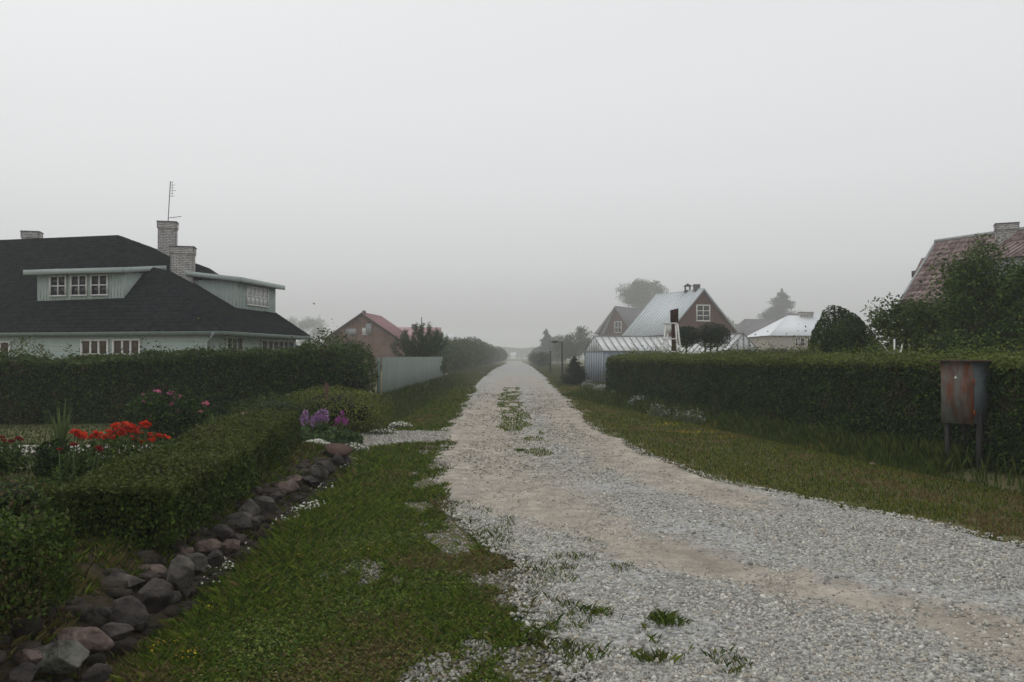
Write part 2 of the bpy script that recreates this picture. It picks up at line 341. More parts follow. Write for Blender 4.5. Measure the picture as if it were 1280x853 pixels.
def blob_points(n, centre, rad, lump=.25, lumps=.5, inner=.35, flat=None, seed=0):
    d = rand_unit(n); r = 1 - inner * rng.uniform(0, 1, n) ** 2
    k = 1 + lump * 2 * (fb(d[:, 0] * 2, d[:, 1] * 2, d[:, 2] * 2, lumps * 2, seed) - .5)
    p = np.array(centre) + d * (r * k)[:, None] * np.array(rad); return p, d
def shrub(name, label, loc, rad, leaf=.06, n=2500, cols=GREEN, cat='shrub', group=None, lump=.3, core=True, aspect=.5, spread=.9, inner=.4, base=0.0, m='leaf', seed=None, clumps=None, trunk=False, group_=None):
    loc = np.array(loc, float); root = thing(name, loc, label, cat, group=group); rad = np.array(rad if hasattr(rad, '__len__') else (rad,) * 3, float)
    sd_ = int(abs(loc[0] * 13 + loc[1] * 7)) % 50 if seed is None else seed
    c0 = loc + (0, 0, base + rad[2])
    if clumps:
        ps, ds = [], []
        for i in range(clumps):
            a = rand_unit(1)[0] * rng.uniform(.35, .8); cc = c0 + a * rad; rr = rad * rng.uniform(.28, .5)
            p, d = blob_points(n // clumps, cc, rr, lump, .5, .8, seed=sd_ + i); ps.append(p); ds.append(d)
        p, d = np.concatenate(ps), np.concatenate(ds)
    else: p, d = blob_points(n, c0, rad, lump, .5, inner, seed=sd_)
    keep = p[:, 2] > HT(p[:, 0], p[:, 1]) + .01; p, d = p[keep], d[keep]
    c = palette(len(p), cols, .3) * (.75 + .5 * fb(p[:, 0], p[:, 1], p[:, 2], float(rad.mean()) * .7, 5))[:, None]
    leaves('foliage', p, d, leaf, cols, M[m], root, aspect, spread, colarr=c)
    if core:
        ico(name='twigs', centre=c0, rad=rad * ((1 - lump * .7 - .12 if inner < .2 else .66) if not clumps else .4), m=M['core'], parent=root, sub=2, amp=.3, seed=sd_)
    mb = MB()
    for k in range(4):
        a = rng.uniform(0, 6.28); e_ = c0 + np.array([math.cos(a), math.sin(a), .2]) * rad * .5
        mb.tube([loc - (0, 0, .1), (loc + e_) / 2 + rng.normal(0, .03, 3), e_], [rad[0] * .05 + .008, rad[0] * .035 + .006, .006], 6)
    mb.build('stem', M['bark'], root, smooth=True)
    return root
_ico = {}
def icomesh(sub):
    if sub in _ico: return _ico[sub]
    import bmesh
    bm = bmesh.new(); bmesh.ops.create_icosphere(bm, subdivisions=sub, radius=1); v = np.array([q.co[:] for q in bm.verts]); f = np.array([[q.index for q in p.verts] for p in bm.faces]); bm.free(); _ico[sub] = (v, f); return v, f
def ico(name, centre, rad, m, parent=None, sub=3, amp=.25, seed=0, rot=None, flat=0, smooth=True, fscale=.9):
    v, f = icomesh(sub); d = v.copy(); k = 1 + amp * 2 * (fb(d[:, 0], d[:, 1], d[:, 2], fscale, seed) - .5); v = d * k[:, None]
    if flat:
        for j in range(15):
            r_ = np.random.default_rng(seed * 31 + j); nn = r_.normal(size=3); nn /= np.linalg.norm(nn); lim = r_.uniform(.50, .82); q = v @ nn; over = np.maximum(q - lim, 0) * flat; v = v - over[:, None] * nn
    if flat: v = v * (1 + .05 * (fb(v[:, 0], v[:, 1], v[:, 2], .35, seed + 5) - .5) * 2 + .03 * (vn(v[:, 0], v[:, 1], v[:, 2], .12, seed + 6) - .5) * 2)[:, None]
    v = v * np.array(rad)
    if rot is not None:
        R = np.array(rot.to_matrix()); v = v @ R.T
    o = mesh_np(name, v + np.array(centre), f.ravel(), np.full(len(f), 3), m, parent, smooth=smooth); return o

# ------------------------------------------------------------------ ground, road, paths
def grid(x0, x1, nx, ys):
    xs = np.linspace(x0, x1, nx) if np.isscalar(nx) else nx
    X, Y = np.meshgrid(xs, ys); return X, Y
def gradmat(name, cols, scales):
    m = bpy.data.materials.new(name); m.use_nodes = True; t = m.node_tree; n = t.nodes; l = t.links; b = n['Principled BSDF']; b.inputs['Roughness'].default_value = .95; b.inputs['Specular IOR Level'].default_value = .1
    co = n.new('ShaderNodeTexCoord'); prev = None
    for i, (c, s) in enumerate(zip(cols[1:], scales)):
        no = n.new('ShaderNodeTexNoise'); no.inputs['Scale'].default_value = s; no.inputs['Detail'].default_value = 8; no.inputs['Roughness'].default_value = .7; l.new(co.outputs['Object'], no.inputs['Vector'])
        cr = n.new('ShaderNodeValToRGB'); cr.color_ramp.elements[0].position = .42; cr.color_ramp.elements[1].position = .62; l.new(no.outputs[0], cr.inputs[0])
        mm = n.new('ShaderNodeMix'); mm.data_type = 'RGBA'; l.new(cr.outputs[0], mm.inputs['Factor'])
        if prev is None: mm.inputs['A'].default_value = (*cols[0], 1)
        else: l.new(prev, mm.inputs['A'])
        mm.inputs['B'].default_value = (*c, 1); prev = mm.outputs['Result']
    l.new(prev, b.inputs['Base Color'])
    bn = n.new('ShaderNodeTexNoise'); bn.inputs['Scale'].default_value = 40; bn.inputs['Detail'].default_value = 8; l.new(co.outputs['Object'], bn.inputs['Vector'])
    bb = n.new('ShaderNodeBump'); bb.inputs['Strength'].default_value = .8; bb.inputs['Distance'].default_value = .03; l.new(bn.outputs[0], bb.inputs['Height']); l.new(bb.outputs[0], b.inputs['Normal'])
    return m
M['ground'] = gradmat('turf_ground', [(.08, .10, .03), (.11, .10, .045), (.07, .095, .025), (.15, .12, .07)], [.8, 3.0, 9.0])
ys = np.concatenate([np.arange(-6, 20, .16), np.arange(20, 60, .7), np.arange(60, 700, 12), np.arange(700, 1541, 60)])
xs = np.concatenate([np.arange(-930, -410, 40), np.arange(-410, -30, 10), np.arange(-30, -9, 1.0), np.arange(-9, 13, .16), np.arange(13, 40, 1.2), np.arange(40, 401, 15), np.arange(420, 941, 40)])
X, Y = np.meshgrid(xs, ys); Z = HT(X, Y)
def gridfaces(ny, nx, mask=None):
    i = np.arange(ny * nx).reshape(ny, nx); q = np.stack([i[:-1, :-1], i[:-1, 1:], i[1:, 1:], i[1:, :-1]], -1).reshape(-1, 4)
    return q if mask is None else q[mask.ravel()]
q = gridfaces(len(ys), len(xs))
tag(mesh_np('ground', np.stack([X, Y, Z], -1), q.ravel(), np.full(len(q), 4), M['ground'], smooth=True), kind='structure')

# road: gravel lane. attribute 'sand' = bare wheel tracks (dirt that has a shape of its own)
TR1 = np.array([G(*p)[:2] for p in ((640, 470), (622, 500), (600, 540), (600, 580), (628, 612), (700, 652), (850, 702), (1060, 752), (1280, 815), (1500, 880))])
TR2 = np.array([G(*p)[:2] for p in ((660, 470), (690, 500), (735, 545), (800, 585), (880, 615), (960, 645), (1090, 668), (1280, 700))])
def dseg(x, y, poly):
    d = np.full(np.shape(x), 1e9)
    for a, b in zip(poly[:-1], poly[1:]):
        ab = b - a; t = np.clip(((x - a[0]) * ab[0] + (y - a[1]) * ab[1]) / (ab @ ab), 0, 1); d = np.minimum(d, np.hypot(x - a[0] - t * ab[0], y - a[1] - t * ab[1]))
    return d
def sand(x, y):
    w1 = .42 + .6 * sst(7, 11, y) ; w2 = .42 + .3 * sst(9, 12, y)
    n = .30 * (fb(x, y, 0, .5, 31) - .5) * 2 + .5 * (fb(x, y, 0, .12, 33) - .5)
    s1 = 1 - sst(w1 * .3, w1 * 1.45, dseg(x, y, TR1) + n); s2 = 1 - sst(w2 * .25, w2 * 1.6, dseg(x, y, TR2) + n)
    s2 = s2 * sst(8, 9.5, y)
    return np.clip(np.maximum(s1, s2) * (1 - .45 * sst(18, 40, y)), 0, 1)
def roadmat():
    m = bpy.data.materials.new('gravel_road'); m.use_nodes = True; t = m.node_tree; n = t.nodes; l = t.links; b = n['Principled BSDF']; b.inputs['Roughness'].default_value = .95; b.inputs['Specular IOR Level'].default_value = .15
    co = n.new('ShaderNodeTexCoord'); a = n.new('ShaderNodeAttribute'); a.attribute_name = 'col'
    vo = n.new('ShaderNodeTexVoronoi'); vo.inputs['Scale'].default_value = 38; l.new(co.outputs['Object'], vo.inputs['Vector'])
    c1 = n.new('ShaderNodeValToRGB'); l.new(vo.outputs['Color'], c1.inputs[0]); c1.color_ramp.elements[0].color = (.20, .205, .20, 1); c1.color_ramp.elements[1].color = (.48, .48, .46, 1); c1.color_ramp.elements[0].position = .1; c1.color_ramp.elements[1].position = .9
    n2 = n.new('ShaderNodeTexNoise'); n2.inputs['Scale'].default_value = 3.5; n2.inputs['Detail'].default_value = 10; n2.inputs['Roughness'].default_value = .75; l.new(co.outputs['Object'], n2.inputs['Vector'])
    c2 = n.new('ShaderNodeValToRGB'); l.new(n2.outputs[0], c2.inputs[0]); c2.color_ramp.elements[0].color = (.25, .22, .18, 1); c2.color_ramp.elements[1].color = (.50, .45, .38, 1); c2.color_ramp.elements[0].position = .3; c2.color_ramp.elements[1].position = .7
    n4 = n.new('ShaderNodeTexNoise'); n4.inputs['Scale'].default_value = 5; n4.inputs['Detail'].default_value = 12; n4.inputs['Roughness'].default_value = .8; l.new(co.outputs['Object'], n4.inputs['Vector'])
    m1 = n.new('ShaderNodeMath'); m1.operation = 'MULTIPLY_ADD'; m1.inputs[1].default_value = 2.4; m1.inputs[2].default_value = -.75; l.new(n4.outputs[0], m1.inputs[0])
    m2 = n.new('ShaderNodeMath'); m2.operation = 'MULTIPLY'; m2.use_clamp = True; l.new(m1.outputs[0], m2.inputs[0]); l.new(a.outputs['Fac'], m2.inputs[1])
    m3 = n.new('ShaderNodeMath'); m3.operation = 'MULTIPLY_ADD'; m3.inputs[1].default_value = .75; m3.use_clamp = True; l.new(a.outputs['Fac'], m3.inputs[0]); l.new(m2.outputs[0], m3.inputs[2])
    mm = n.new('ShaderNodeMix'); mm.data_type = 'RGBA'; l.new(m3.outputs[0], mm.inputs['Factor']); l.new(c1.outputs[0], mm.inputs['A']); l.new(c2.outputs[0], mm.inputs['B'])
    n5 = n.new('ShaderNodeTexNoise'); n5.inputs['Scale'].default_value = 1.1; n5.inputs['Detail'].default_value = 14; n5.inputs['Roughness'].default_value = .82; l.new(co.outputs['Object'], n5.inputs['Vector'])
    c5 = n.new('ShaderNodeValToRGB'); l.new(n5.outputs[0], c5.inputs[0]); c5.color_ramp.elements[0].color = (.66, .64, .62, 1); c5.color_ramp.elements[1].color = (1.14, 1.14, 1.14, 1); c5.color_ramp.elements[0].position = .36; c5.color_ramp.elements[1].position = .64
    m6 = n.new('ShaderNodeMix'); m6.data_type = 'RGBA'; m6.blend_type = 'MULTIPLY'; m6.inputs['Factor'].default_value = 1; l.new(mm.outputs['Result'], m6.inputs['A']); l.new(c5.outputs[0], m6.inputs['B']); l.new(m6.outputs['Result'], b.inputs['Base Color'])
    bb = n.new('ShaderNodeBump'); bb.inputs['Strength'].default_value = .5; bb.inputs['Distance'].default_value = .012; l.new(vo.outputs['Distance'], bb.inputs['Height']); bb.invert = True
    b2 = n.new('ShaderNodeBump'); b2.inputs['Strength'].default_value = .5; b2.inputs['Distance'].default_value = .02
    n3 = n.new('ShaderNodeTexNoise'); n3.inputs['Scale'].default_value = 45; n3.inputs['Detail'].default_value = 8; l.new(co.outputs['Object'], n3.inputs['Vector']); l.new(n3.outputs[0], b2.inputs['Height']); l.new(bb.outputs[0], b2.inputs['Normal']); l.new(b2.outputs[0], b.inputs['Normal'])
    return m
M['road'] = roadmat()
def jit(y, s): return .22 * (fb(y * 0 + s * 9.1, y, 0, .8, int(s) + 11) - .5) * 2 + .10 * (fb(y * 0 + s * 3.3, y, 0, .16, int(s) + 12) - .5) * 2
ys = np.concatenate([np.arange(0.5, 14, .05), np.arange(14, 40, .2), np.arange(40, 120, 1.0), np.arange(120, 320, 10)])
le = ledge(ys) + jit(ys, 1) * (1 + ys * .03); re = redge(ys) + jit(ys, 2) * (1 + ys * .02)
far = sst(150, 400, ys); le = le - far * 0; nx = 60; tt = np.linspace(0, 1, nx)
X = le[:, None] * (1 - tt) + re[:, None] * tt; Y = np.repeat(ys[:, None], nx, 1)
edg = np.minimum(tt, 1 - tt)[None, :] * (re - le)[:, None]
Z = HT(X, Y) + .026 - .062 * (1 - sst(0, .12, edg)); sv = sand(X, Y); Z = Z - .014 * sv * sst(.2, .5, edg) + .008
q = gridfaces(len(ys), nx)
o = mesh_np('road', np.stack([X, Y, Z], -1), q.ravel(), np.full(len(q), 4), M['road'], smooth=True, col=np.repeat(sv.reshape(-1, 1), 3, 1)); tag(o, kind='structure')
def roadz(x, y): return HT(x, y) + .032 - .014 * sand(x, y)
def patch(name, poly, m, dz=.012, kind='structure', col=None, cell=.12):
    """a ground-hugging sheet inside a polygon"""
    poly = np.array(poly)[:, :2]; x0, y0 = poly.min(0); x1, y1 = poly.max(0); xs = np.arange(x0, x1 + cell, cell); ys = np.arange(y0, y1 + cell, cell); X, Y = np.meshgrid(xs, ys)
    cx = (X[:-1, :-1] + cell / 2); cy = (Y[:-1, :-1] + cell / 2); jx = cx + .15 * (fb(cx, cy, 0, .5, 41) - .5); jy = cy + .15 * (fb(cx, cy, 0, .5, 42) - .5); ins = inside(jx, jy, poly)
    q = gridfaces(len(ys), len(xs), ins); o = mesh_np(name, np.stack([X, Y, HT(X, Y) + dz], -1), q.ravel(), np.full(len(q), 4), m, smooth=True, col=np.full((X.size, 3), col or 0.3)); return tag(o, kind=kind)
def inside(x, y, poly):
    r = np.zeros(np.shape(x), bool); n = len(poly)
    for i in range(n):
        x1, y1 = poly[i]; x2, y2 = poly[(i + 1) % n]
        if y1 == y2: continue
        c = ((y1 > y) != (y2 > y)) & (x < (x2 - x1) * (y - y1) / (y2 - y1) + x1); r ^= c
    return r
DRIVE = np.array([G(*p)[:2] for p in ((565, 541), (500, 540), (440, 545), (380, 548), (378, 568), (450, 563), (500, 556), (560, 553))])
patch('gravel_path', DRIVE, M['road'], .02)
SIDE = np.array([G(*p)[:2] for p in ((570, 477), (612, 473.5), (612, 490), (588, 484))])
patch('side_path', SIDE, M['road'], .022, cell=.3)
GPAVE = np.array([[-12.5, 12.6], [-5.2, 12.4], [-5.0, 11.3], [-12.5, 11.2]])
patch('garden_path', GPAVE, M['paving'], .014)

# ------------------------------------------------------------------ loose gravel
def boxstones(name, x, y, z, s, col, m, label=None, cat=None, kind='stuff'):
    n = len(x); base = np.array([[a, b, c] for c in (-1, 1) for b in (-1, 1) for a in (-1, 1)], float)
    v = base[None] * (1 + .45 * rng.uniform(-1, 1, (n, 8, 3))) * (s[:, None] * np.stack([rng.uniform(.6, 1.3, n), rng.uniform(.5, 1, n), rng.uniform(.3, .7, n)], 1))[:, None, :] * .5
    q = rng.normal(size=(n, 4)); q[:, 1:3] *= .5; q /= np.linalg.norm(q, axis=1, keepdims=True); w_, a, b, c = q.T
    R = np.stack([1 - 2 * (b * b + c * c), 2 * (a * b - c * w_), 2 * (a * c + b * w_), 2 * (a * b + c * w_), 1 - 2 * (a * a + c * c), 2 * (b * c - a * w_), 2 * (a * c - b * w_), 2 * (b * c + a * w_), 1 - 2 * (a * a + b * b)], 1).reshape(n, 3, 3)
    v = np.einsum('nij,nkj->nki', R, v) + np.stack([x, y, z + s * .12], 1)[:, None, :]
    f = np.array([[0, 2, 3, 1], [4, 5, 7, 6], [0, 1, 5, 4], [1, 3, 7, 5], [3, 2, 6, 7], [2, 0, 4, 6]]); F_ = (np.arange(n)[:, None, None] * 8 + f[None]).reshape(-1)
    o = mesh_np(name, v.reshape(-1, 3), F_, np.full(n * 6, 4), m, col=np.repeat(col, 8, axis=0)); tag(o, label, cat, kind=kind); return o
def scatter(n, y0, y1, x0, x1, bias=1.0):
    """density falls with distance"""
    u_ = rng.uniform(0, 1, n); y = (y0 ** (1 - bias) + u_ * (y1 ** (1 - bias) - y0 ** (1 - bias))) ** (1 / (1 - bias)) if bias != 1 else y0 * (y1 / y0) ** u_
    return rng.uniform(x0, x1, n), y
def inview(x, y, m=1.5): return (np.abs(x) < .66 * y + m)
x, y = scatter(420000, 3.0, 24, -2.2, 16, 1.5)
jl, jr = jit(y, 1), jit(y, 2); onr = (x > ledge(y) + jl * .8 - .05) & (x < redge(y) + jr * .8 + .05) & inview(x, y, .6)
x, y = x[onr], y[onr]; s_ = sand(x, y); k = rng.uniform(size=len(x)) < (1 - np.where(fb(x, y * .6, 0, .25, 63) > .56, .75, .97) * s_) * (.25 + .75 * sst(.3, .55, fb(x, y, 0, .9, 61) + .06)) * (1 - .97 * sst(13, 23, y)); x, y = x[k], y[k]
s_ = rng.uniform(.008, .021, len(x)) * (1 + .03 * y) * np.where(rng.uniform(size=len(x)) < .03, 1.5, 1)
gc = np.array([(.38, .38, .355), (.49, .485, .45), (.24, .24, .225), (.60, .60, .565), (.42, .38, .33)]) * np.array([1.02, 1.0, .95]); col = gc[rng.choice(5, len(x), p=[.32, .27, .2, .1, .11])] * rng.uniform(.8, 1.15, (len(x), 1))
boxstones('loose_gravel', x, y, roadz(x, y), s_, col, M['gravel'], 'loose crushed grey gravel lying along the road', 'gravel')
x, y = scatter(60000, 3.2, 16, -2.2, 1.5, 1.5); d = ledge(y) - x; pat = fb(x, y * .45, 0, .45, 71)
k = (d > -.1) & (((pat > .71) & (d < 1.5)) | ((d < .45) & (fb(x, y * .5, 0, .3, 72) < .45) & (rng.uniform(size=len(x)) < .5)) | (rng.uniform(size=len(x)) < .05 * np.exp(-d / .5))); x, y = x[k], y[k]
col = gc[rng.choice(5, len(x))] * .9; boxstones('verge_gravel', x, y, HT(x, y) + .004, rng.uniform(.009, .024, len(x)), col * .72, M['gravel'], 'pale gravel bits strewn in the grass beside the road', 'gravel')

x, y = scatter(150000, 3.4, 19, -1.8, 9, 1.5); k = (x > ledge(y) + .1) & (x < redge(y) - .1) & inview(x, y, .6) & (rng.uniform(size=len(x)) < sand(x, y) * (.25 + .9 * sst(.4, .6, fb(x, y, 0, .35, 91)))); x, y = x[k], y[k]
sc_ = np.array([(.40, .36, .31), (.33, .29, .26), (.48, .44, .39), (.25, .22, .19)]); boxstones('track_grit', x, y, roadz(x, y) - .003, rng.uniform(.005, .016, len(x)) * (1 + .03 * y), sc_[rng.choice(4, len(x))] * rng.uniform(.8, 1.1, (len(x), 1)), M['gravel'], 'fine sandy grit pressed into the bare wheel tracks', 'grit')
x, y = scatter(120000, 11, 48, -3, 6, 1.2); k = (x > ledge(y)) & (x < redge(y)) & (rng.uniform(size=len(x)) < (.10 + .55 * sst(.45, .62, fb(x, y * .5, 0, .8, 97))) * (1 - sst(24, 46, y)) * (1 - .6 * sand(x, y))); x, y = x[k], y[k]
boxstones('distant_gravel', x, y, roadz(x, y), rng.uniform(.012, .03, len(x)) * (1 + .02 * y), gc[rng.choice(5, len(x), p=[.3, .2, .3, .08, .12])] * rng.uniform(.6, 1.05, (len(x), 1)) * np.array([1.02, 1, .96]), M['gravel'], 'scattered gravel on the middle stretch of the road', 'gravel')
x = rng.uniform(-6, -.9, 26000); y = rng.uniform(13.5, 19.5, 26000); k = inside(x, y, DRIVE); x, y = x[k], y[k]; col = gc[rng.choice(5, len(x))] * rng.uniform(.6, .85, (len(x), 1))
boxstones('path_gravel', x, y, HT(x, y) + .02, rng.uniform(.02, .045, len(x)), col, M['gravel'], 'pale loose gravel on the path into the left garden', 'gravel')
# ------------------------------------------------------------------ grass
def blades(name, x, y, h, wd, col, label, cat='grass', lean=.5, m='grass', zf=HT):
    n = len(x); z = zf(x, y) - .004; a = rng.uniform(0, 6.283, n); dx, dy = np.cos(a), np.sin(a); b = rng.uniform(0, 6.283, n); ln = rng.uniform(.1, 1, n) * lean * h
    v = np.empty((n, 4, 3)); p = np.stack([x, y, z], 1)
    off = np.stack([dx, dy, 0 * dx], 1) * (wd / 2)[:, None]; le_ = np.stack([np.cos(b) * ln, np.sin(b) * ln, 0 * ln], 1)
    v[:, 0] = p - off; v[:, 1] = p + off; mid_ = p + le_ * .3 + np.stack([0 * h, 0 * h, h * .62], 1); v[:, 3] = mid_ - off * .7; v[:, 2] = p + le_ + np.stack([0 * h, 0 * h, h], 1)
    o = mesh_np(name, v.reshape(-1, 3), np.arange(4 * n), np.full(n, 4), M[m], col=np.repeat(col, 4, axis=0)); tag(o, label, cat, kind='stuff'); return o
def gcol(x, y, n):
    base = palette(n, [(.09, .145, .018), (.13, .175, .024), (.06, .10, .015), (.15, .165, .035), (.045, .08, .015)], .4)
    br = palette(n, [(.17, .125, .055), (.13, .10, .05), (.18, .16, .06)], .35)
    p = fb(x, y, 0, .8, 51); t = rng.uniform(size=n) < (.08 + .6 * sst(.55, .75, p)); base[t] = br[t]; return base
def not_path(x, y): return ~(inside(x, y, DRIVE) | inside(x, y, SIDE) | inside(x, y, GPAVE))
# left verge
x, y = scatter(460000, 2.9, 48, -5, 1.6, 1.6)
d = ledge(y) + jit(y, 1) - x; ft = -2.1 - 0.03 * np.clip(y - 4, 0, 12); lim = np.where(y < 13.6, ft, -4.1)
dn = fb(x, y * .45, 0, .45, 71); k = (x > lim) & inview(x, y, .5) & not_path(x, y)
edgep = np.where(d > .5, 1.0, np.clip(.5 + d, 0, 1) * 1.0); gap = 1 - .93 * sst(.69, .73, dn) * sst(1.8, 1.0, d)
edgen = fb(x, y * .5, 0, .3, 72); gap = np.where(d < .45, gap * sst(.37, .50, edgen), gap); k &= (d > np.where(y > 8, -.10, -.32)) & (rng.uniform(size=len(x)) < gap)
x, y = x[k], y[k]; n = len(x); h = rng.uniform(.015, .055, n) * (1 + .03 * y) * (.6 + 1.0 * fb(x, y, 0, .6, 52)); h = h * (.72 + .28 * sst(5, 10, y)) * (1 + 1.2 * sst(.7, 0, np.abs(x - (ft[k]))) * (y < 13.5))
blades('verge_grass', x, y, h, .0022 + .0010 * y + 0 * x, gcol(x, y, n), 'short green grass on the left verge of the road', lean=1.3)
n2 = min(90000, len(x)); ii = rng.choice(len(x), n2, replace=False); pp = np.stack([x[ii] + rng.normal(0, .02, n2), y[ii] + rng.normal(0, .02, n2), HT(x[ii], y[ii]) + rng.uniform(.008, .03, n2)], 1); kk = pp[:, 1] < 14; pp = pp[kk]
o_ = leaves('verge_clover', pp, np.tile([0, 0, 1.], (len(pp), 1)), .014 + .0012 * pp[:, 1], None, M['leaf'], None, .8, .6, colarr=gcol(pp[:, 0], pp[:, 1], len(pp)) * np.array([.95, 1, .9])); tag(o_, 'low clover leaves matted into the left verge', 'clover', kind='stuff')
x = rng.uniform(-3.3, -2.1, 40000); y = rng.uniform(3.2, 13, 40000); k = fb(x, y, 0, .3, 77) > np.where(x < -2.5, .44, .58); x, y = x[k], y[k]; n = len(x)
blades('bank_weeds', x, y, rng.uniform(.02, .09, n), .006 + .0008 * y, gcol(x, y, n) * .85, 'sparse weeds growing between the boulders of the bank', lean=1.2)
# tufts growing in the gravel
x, y = scatter(120000, 3.1, 12, -1.5, 4, 1.6); d = x - ledge(y) - jit(y, 1); ns = fb(x, y * .7, 0, .22, 87)
k = (d > -.05) & (d < 1.0) & (ns > .565 + .13 * d) & (y < 9.5); x, y = x[k], y[k]; T_ = [G(*p)[:2] for p in ((828, 782), (838, 786), (815, 832), (652, 566), (745, 775))]; px, py = [x], [y]
for t in T_:
    n = 330; px.append(t[0] + rng.normal(0, .055, n)); py.append(t[1] + rng.normal(0, .05, n))
x, y = np.concatenate(px), np.concatenate(py); k = rng.uniform(size=len(x)) < .25 + .6 * fb(x, y, 0, .05, 88); x, y = x[k], y[k]; n = len(x)
blades('grass_tufts', x, y, rng.uniform(.012, .06, n) * (.5 + fb(x, y, 0, .1, 89)), .004 + 0 * x, gcol(x, y, n) * rng.uniform(.6, 1, (n, 1)), 'straggling grass tufts growing in the gravel near the left edge', lean=1.1, zf=roadz)
# grass strip in the middle of the road far off
x, y = scatter(30000, 13.5, 45, -1.0, 1.6, 1.3); mid_x = np.interp(y, [13, 16, 20, 28, 45], [.35, .25, .1, -.1, 0]); k = (np.abs(x - mid_x) < .55 * fb(x, y, 0, .45, 83) + .12) & (fb(x, y * .35, 0, .4, 81) > np.interp(y, [13.5, 17, 19, 34, 45], [.64, .54, .43, .46, .72])); x, y = x[k], y[k]
blades('centre_grass', x, y, rng.uniform(.015, .06, len(x)), .009 + .0009 * y, gcol(x, y, len(x)) * 1.1, 'patchy weeds growing between the wheel tracks', lean=.9, zf=roadz)
# right verge
x, y = scatter(420000, 5.5, 60, 0, 16, 1.5); d = x - redge(y) - jit(y, 2); dh = HX(y) - .9 - x; dh = np.where(y > 33, 5 - x, dh)
k = (d > -.15) & (dh > -.25) & inview(x, y, .5); edgen = fb(x, y, 0, .3, 73); k &= (rng.uniform(size=len(x)) < np.where(d < .3, sst(.40, .58, edgen), 1)); x, y = x[k], y[k]; n = len(x)
c = gcol(x, y, n) * np.array([1.1, .96, 1.0]); blades('lawn_strip_grass', x, y, rng.uniform(.015, .045, n) * (1 + .02 * y), .005 + .0011 * y, c, 'mown yellow green grass strip between the road and the long hedge')
# rough weeds at the hedge foot
x, y = scatter(150000, 8, 36, 1, 9, 1.4); dh = HX(y) - x; k = ~((np.abs(x - 6.75) < .62) & (y > 10.2) & (y < 12.55) & (rng.uniform(size=len(x)) < .93)) & (dh > -.1) & (dh < .95 + .35 * fb(x, y, 0, .7, 55)) & inview(x, y, .5); x, y, dh = x[k], y[k], dh[k]; n = len(x)
c = palette(n, [(.07, .105, .018), (.055, .085, .017), (.10, .12, .025), (.045, .065, .015)], .35); yl = (dh > .75) & (fb(x, y, 0, .9, 56) > .55) & (y > 14) & (y < 26); c[yl & (rng.uniform(size=n) < .14)] = (.26, .18, .04)
blades('hedge_foot_weeds', x, y, rng.uniform(.08, .42, n) * np.clip(1.3 - dh, .3, 1) * (.6 + .8 * fb(x, y, 0, .8, 57)), .008 + .0012 * y, c, 'rough tall weeds in the ditch at the foot of the long hedge', cat='weeds')
# tall grass by the fence
x, y = scatter(90000, 14.8, 60, -5.2, -1.5, 1.3); k = (x > -4.0) & (x < -3.0 + .35 * fb(x, y, 0, 1, 58)) & (y > 17.5); x, y = x[k], y[k]; n = len(x)
blades('fence_grass', x, y, rng.uniform(.12, .6, n) * np.clip((-2.7 - x) / 1.0, .2, 1), .01 + .0008 * y, palette(n, [(.07, .10, .025), (.055, .08, .025), (.10, .11, .035)], .3), 'tall unmown grass along the pale fence')
# garden lawn on the left
x, y = scatter(120000, 3.5, 22, -16, -2.4, 1.35); foot = -2.15 - 0.03 * np.clip(y - 4, 0, 12); k = (x < foot - .6) & inview(x, y, 1) & not_path(x, y) & ((y < 13.3) | (x < -4.0)) & (fb(x, y, 0, 1.1, 59) > np.where(y < 7, .5, .2)); x, y = x[k], y[k]; n = len(x)
blades('garden_lawn_grass', x, y, rng.uniform(.02, .06, n), .006 + .001 * y, palette(n, [(.045, .07, .015), (.035, .055, .013), (.055, .08, .018)], .3), 'garden lawn behind the low hedge on the left')
# far verges, coarse
x, y = scatter(60000, 45, 190, -7, 11, 1.1); k = ((x < ledge(y) - .1) | (x > redge(y) + .1)); x, y = x[k], y[k]; n = len(x)
blades('far_verge_grass', x, y, rng.uniform(.05, .2, n), .04 + .0008 * y, palette(n, [(.09, .11, .04), (.12, .11, .05), (.07, .09, .03)], .2), 'rough grass along both verges far down the road')

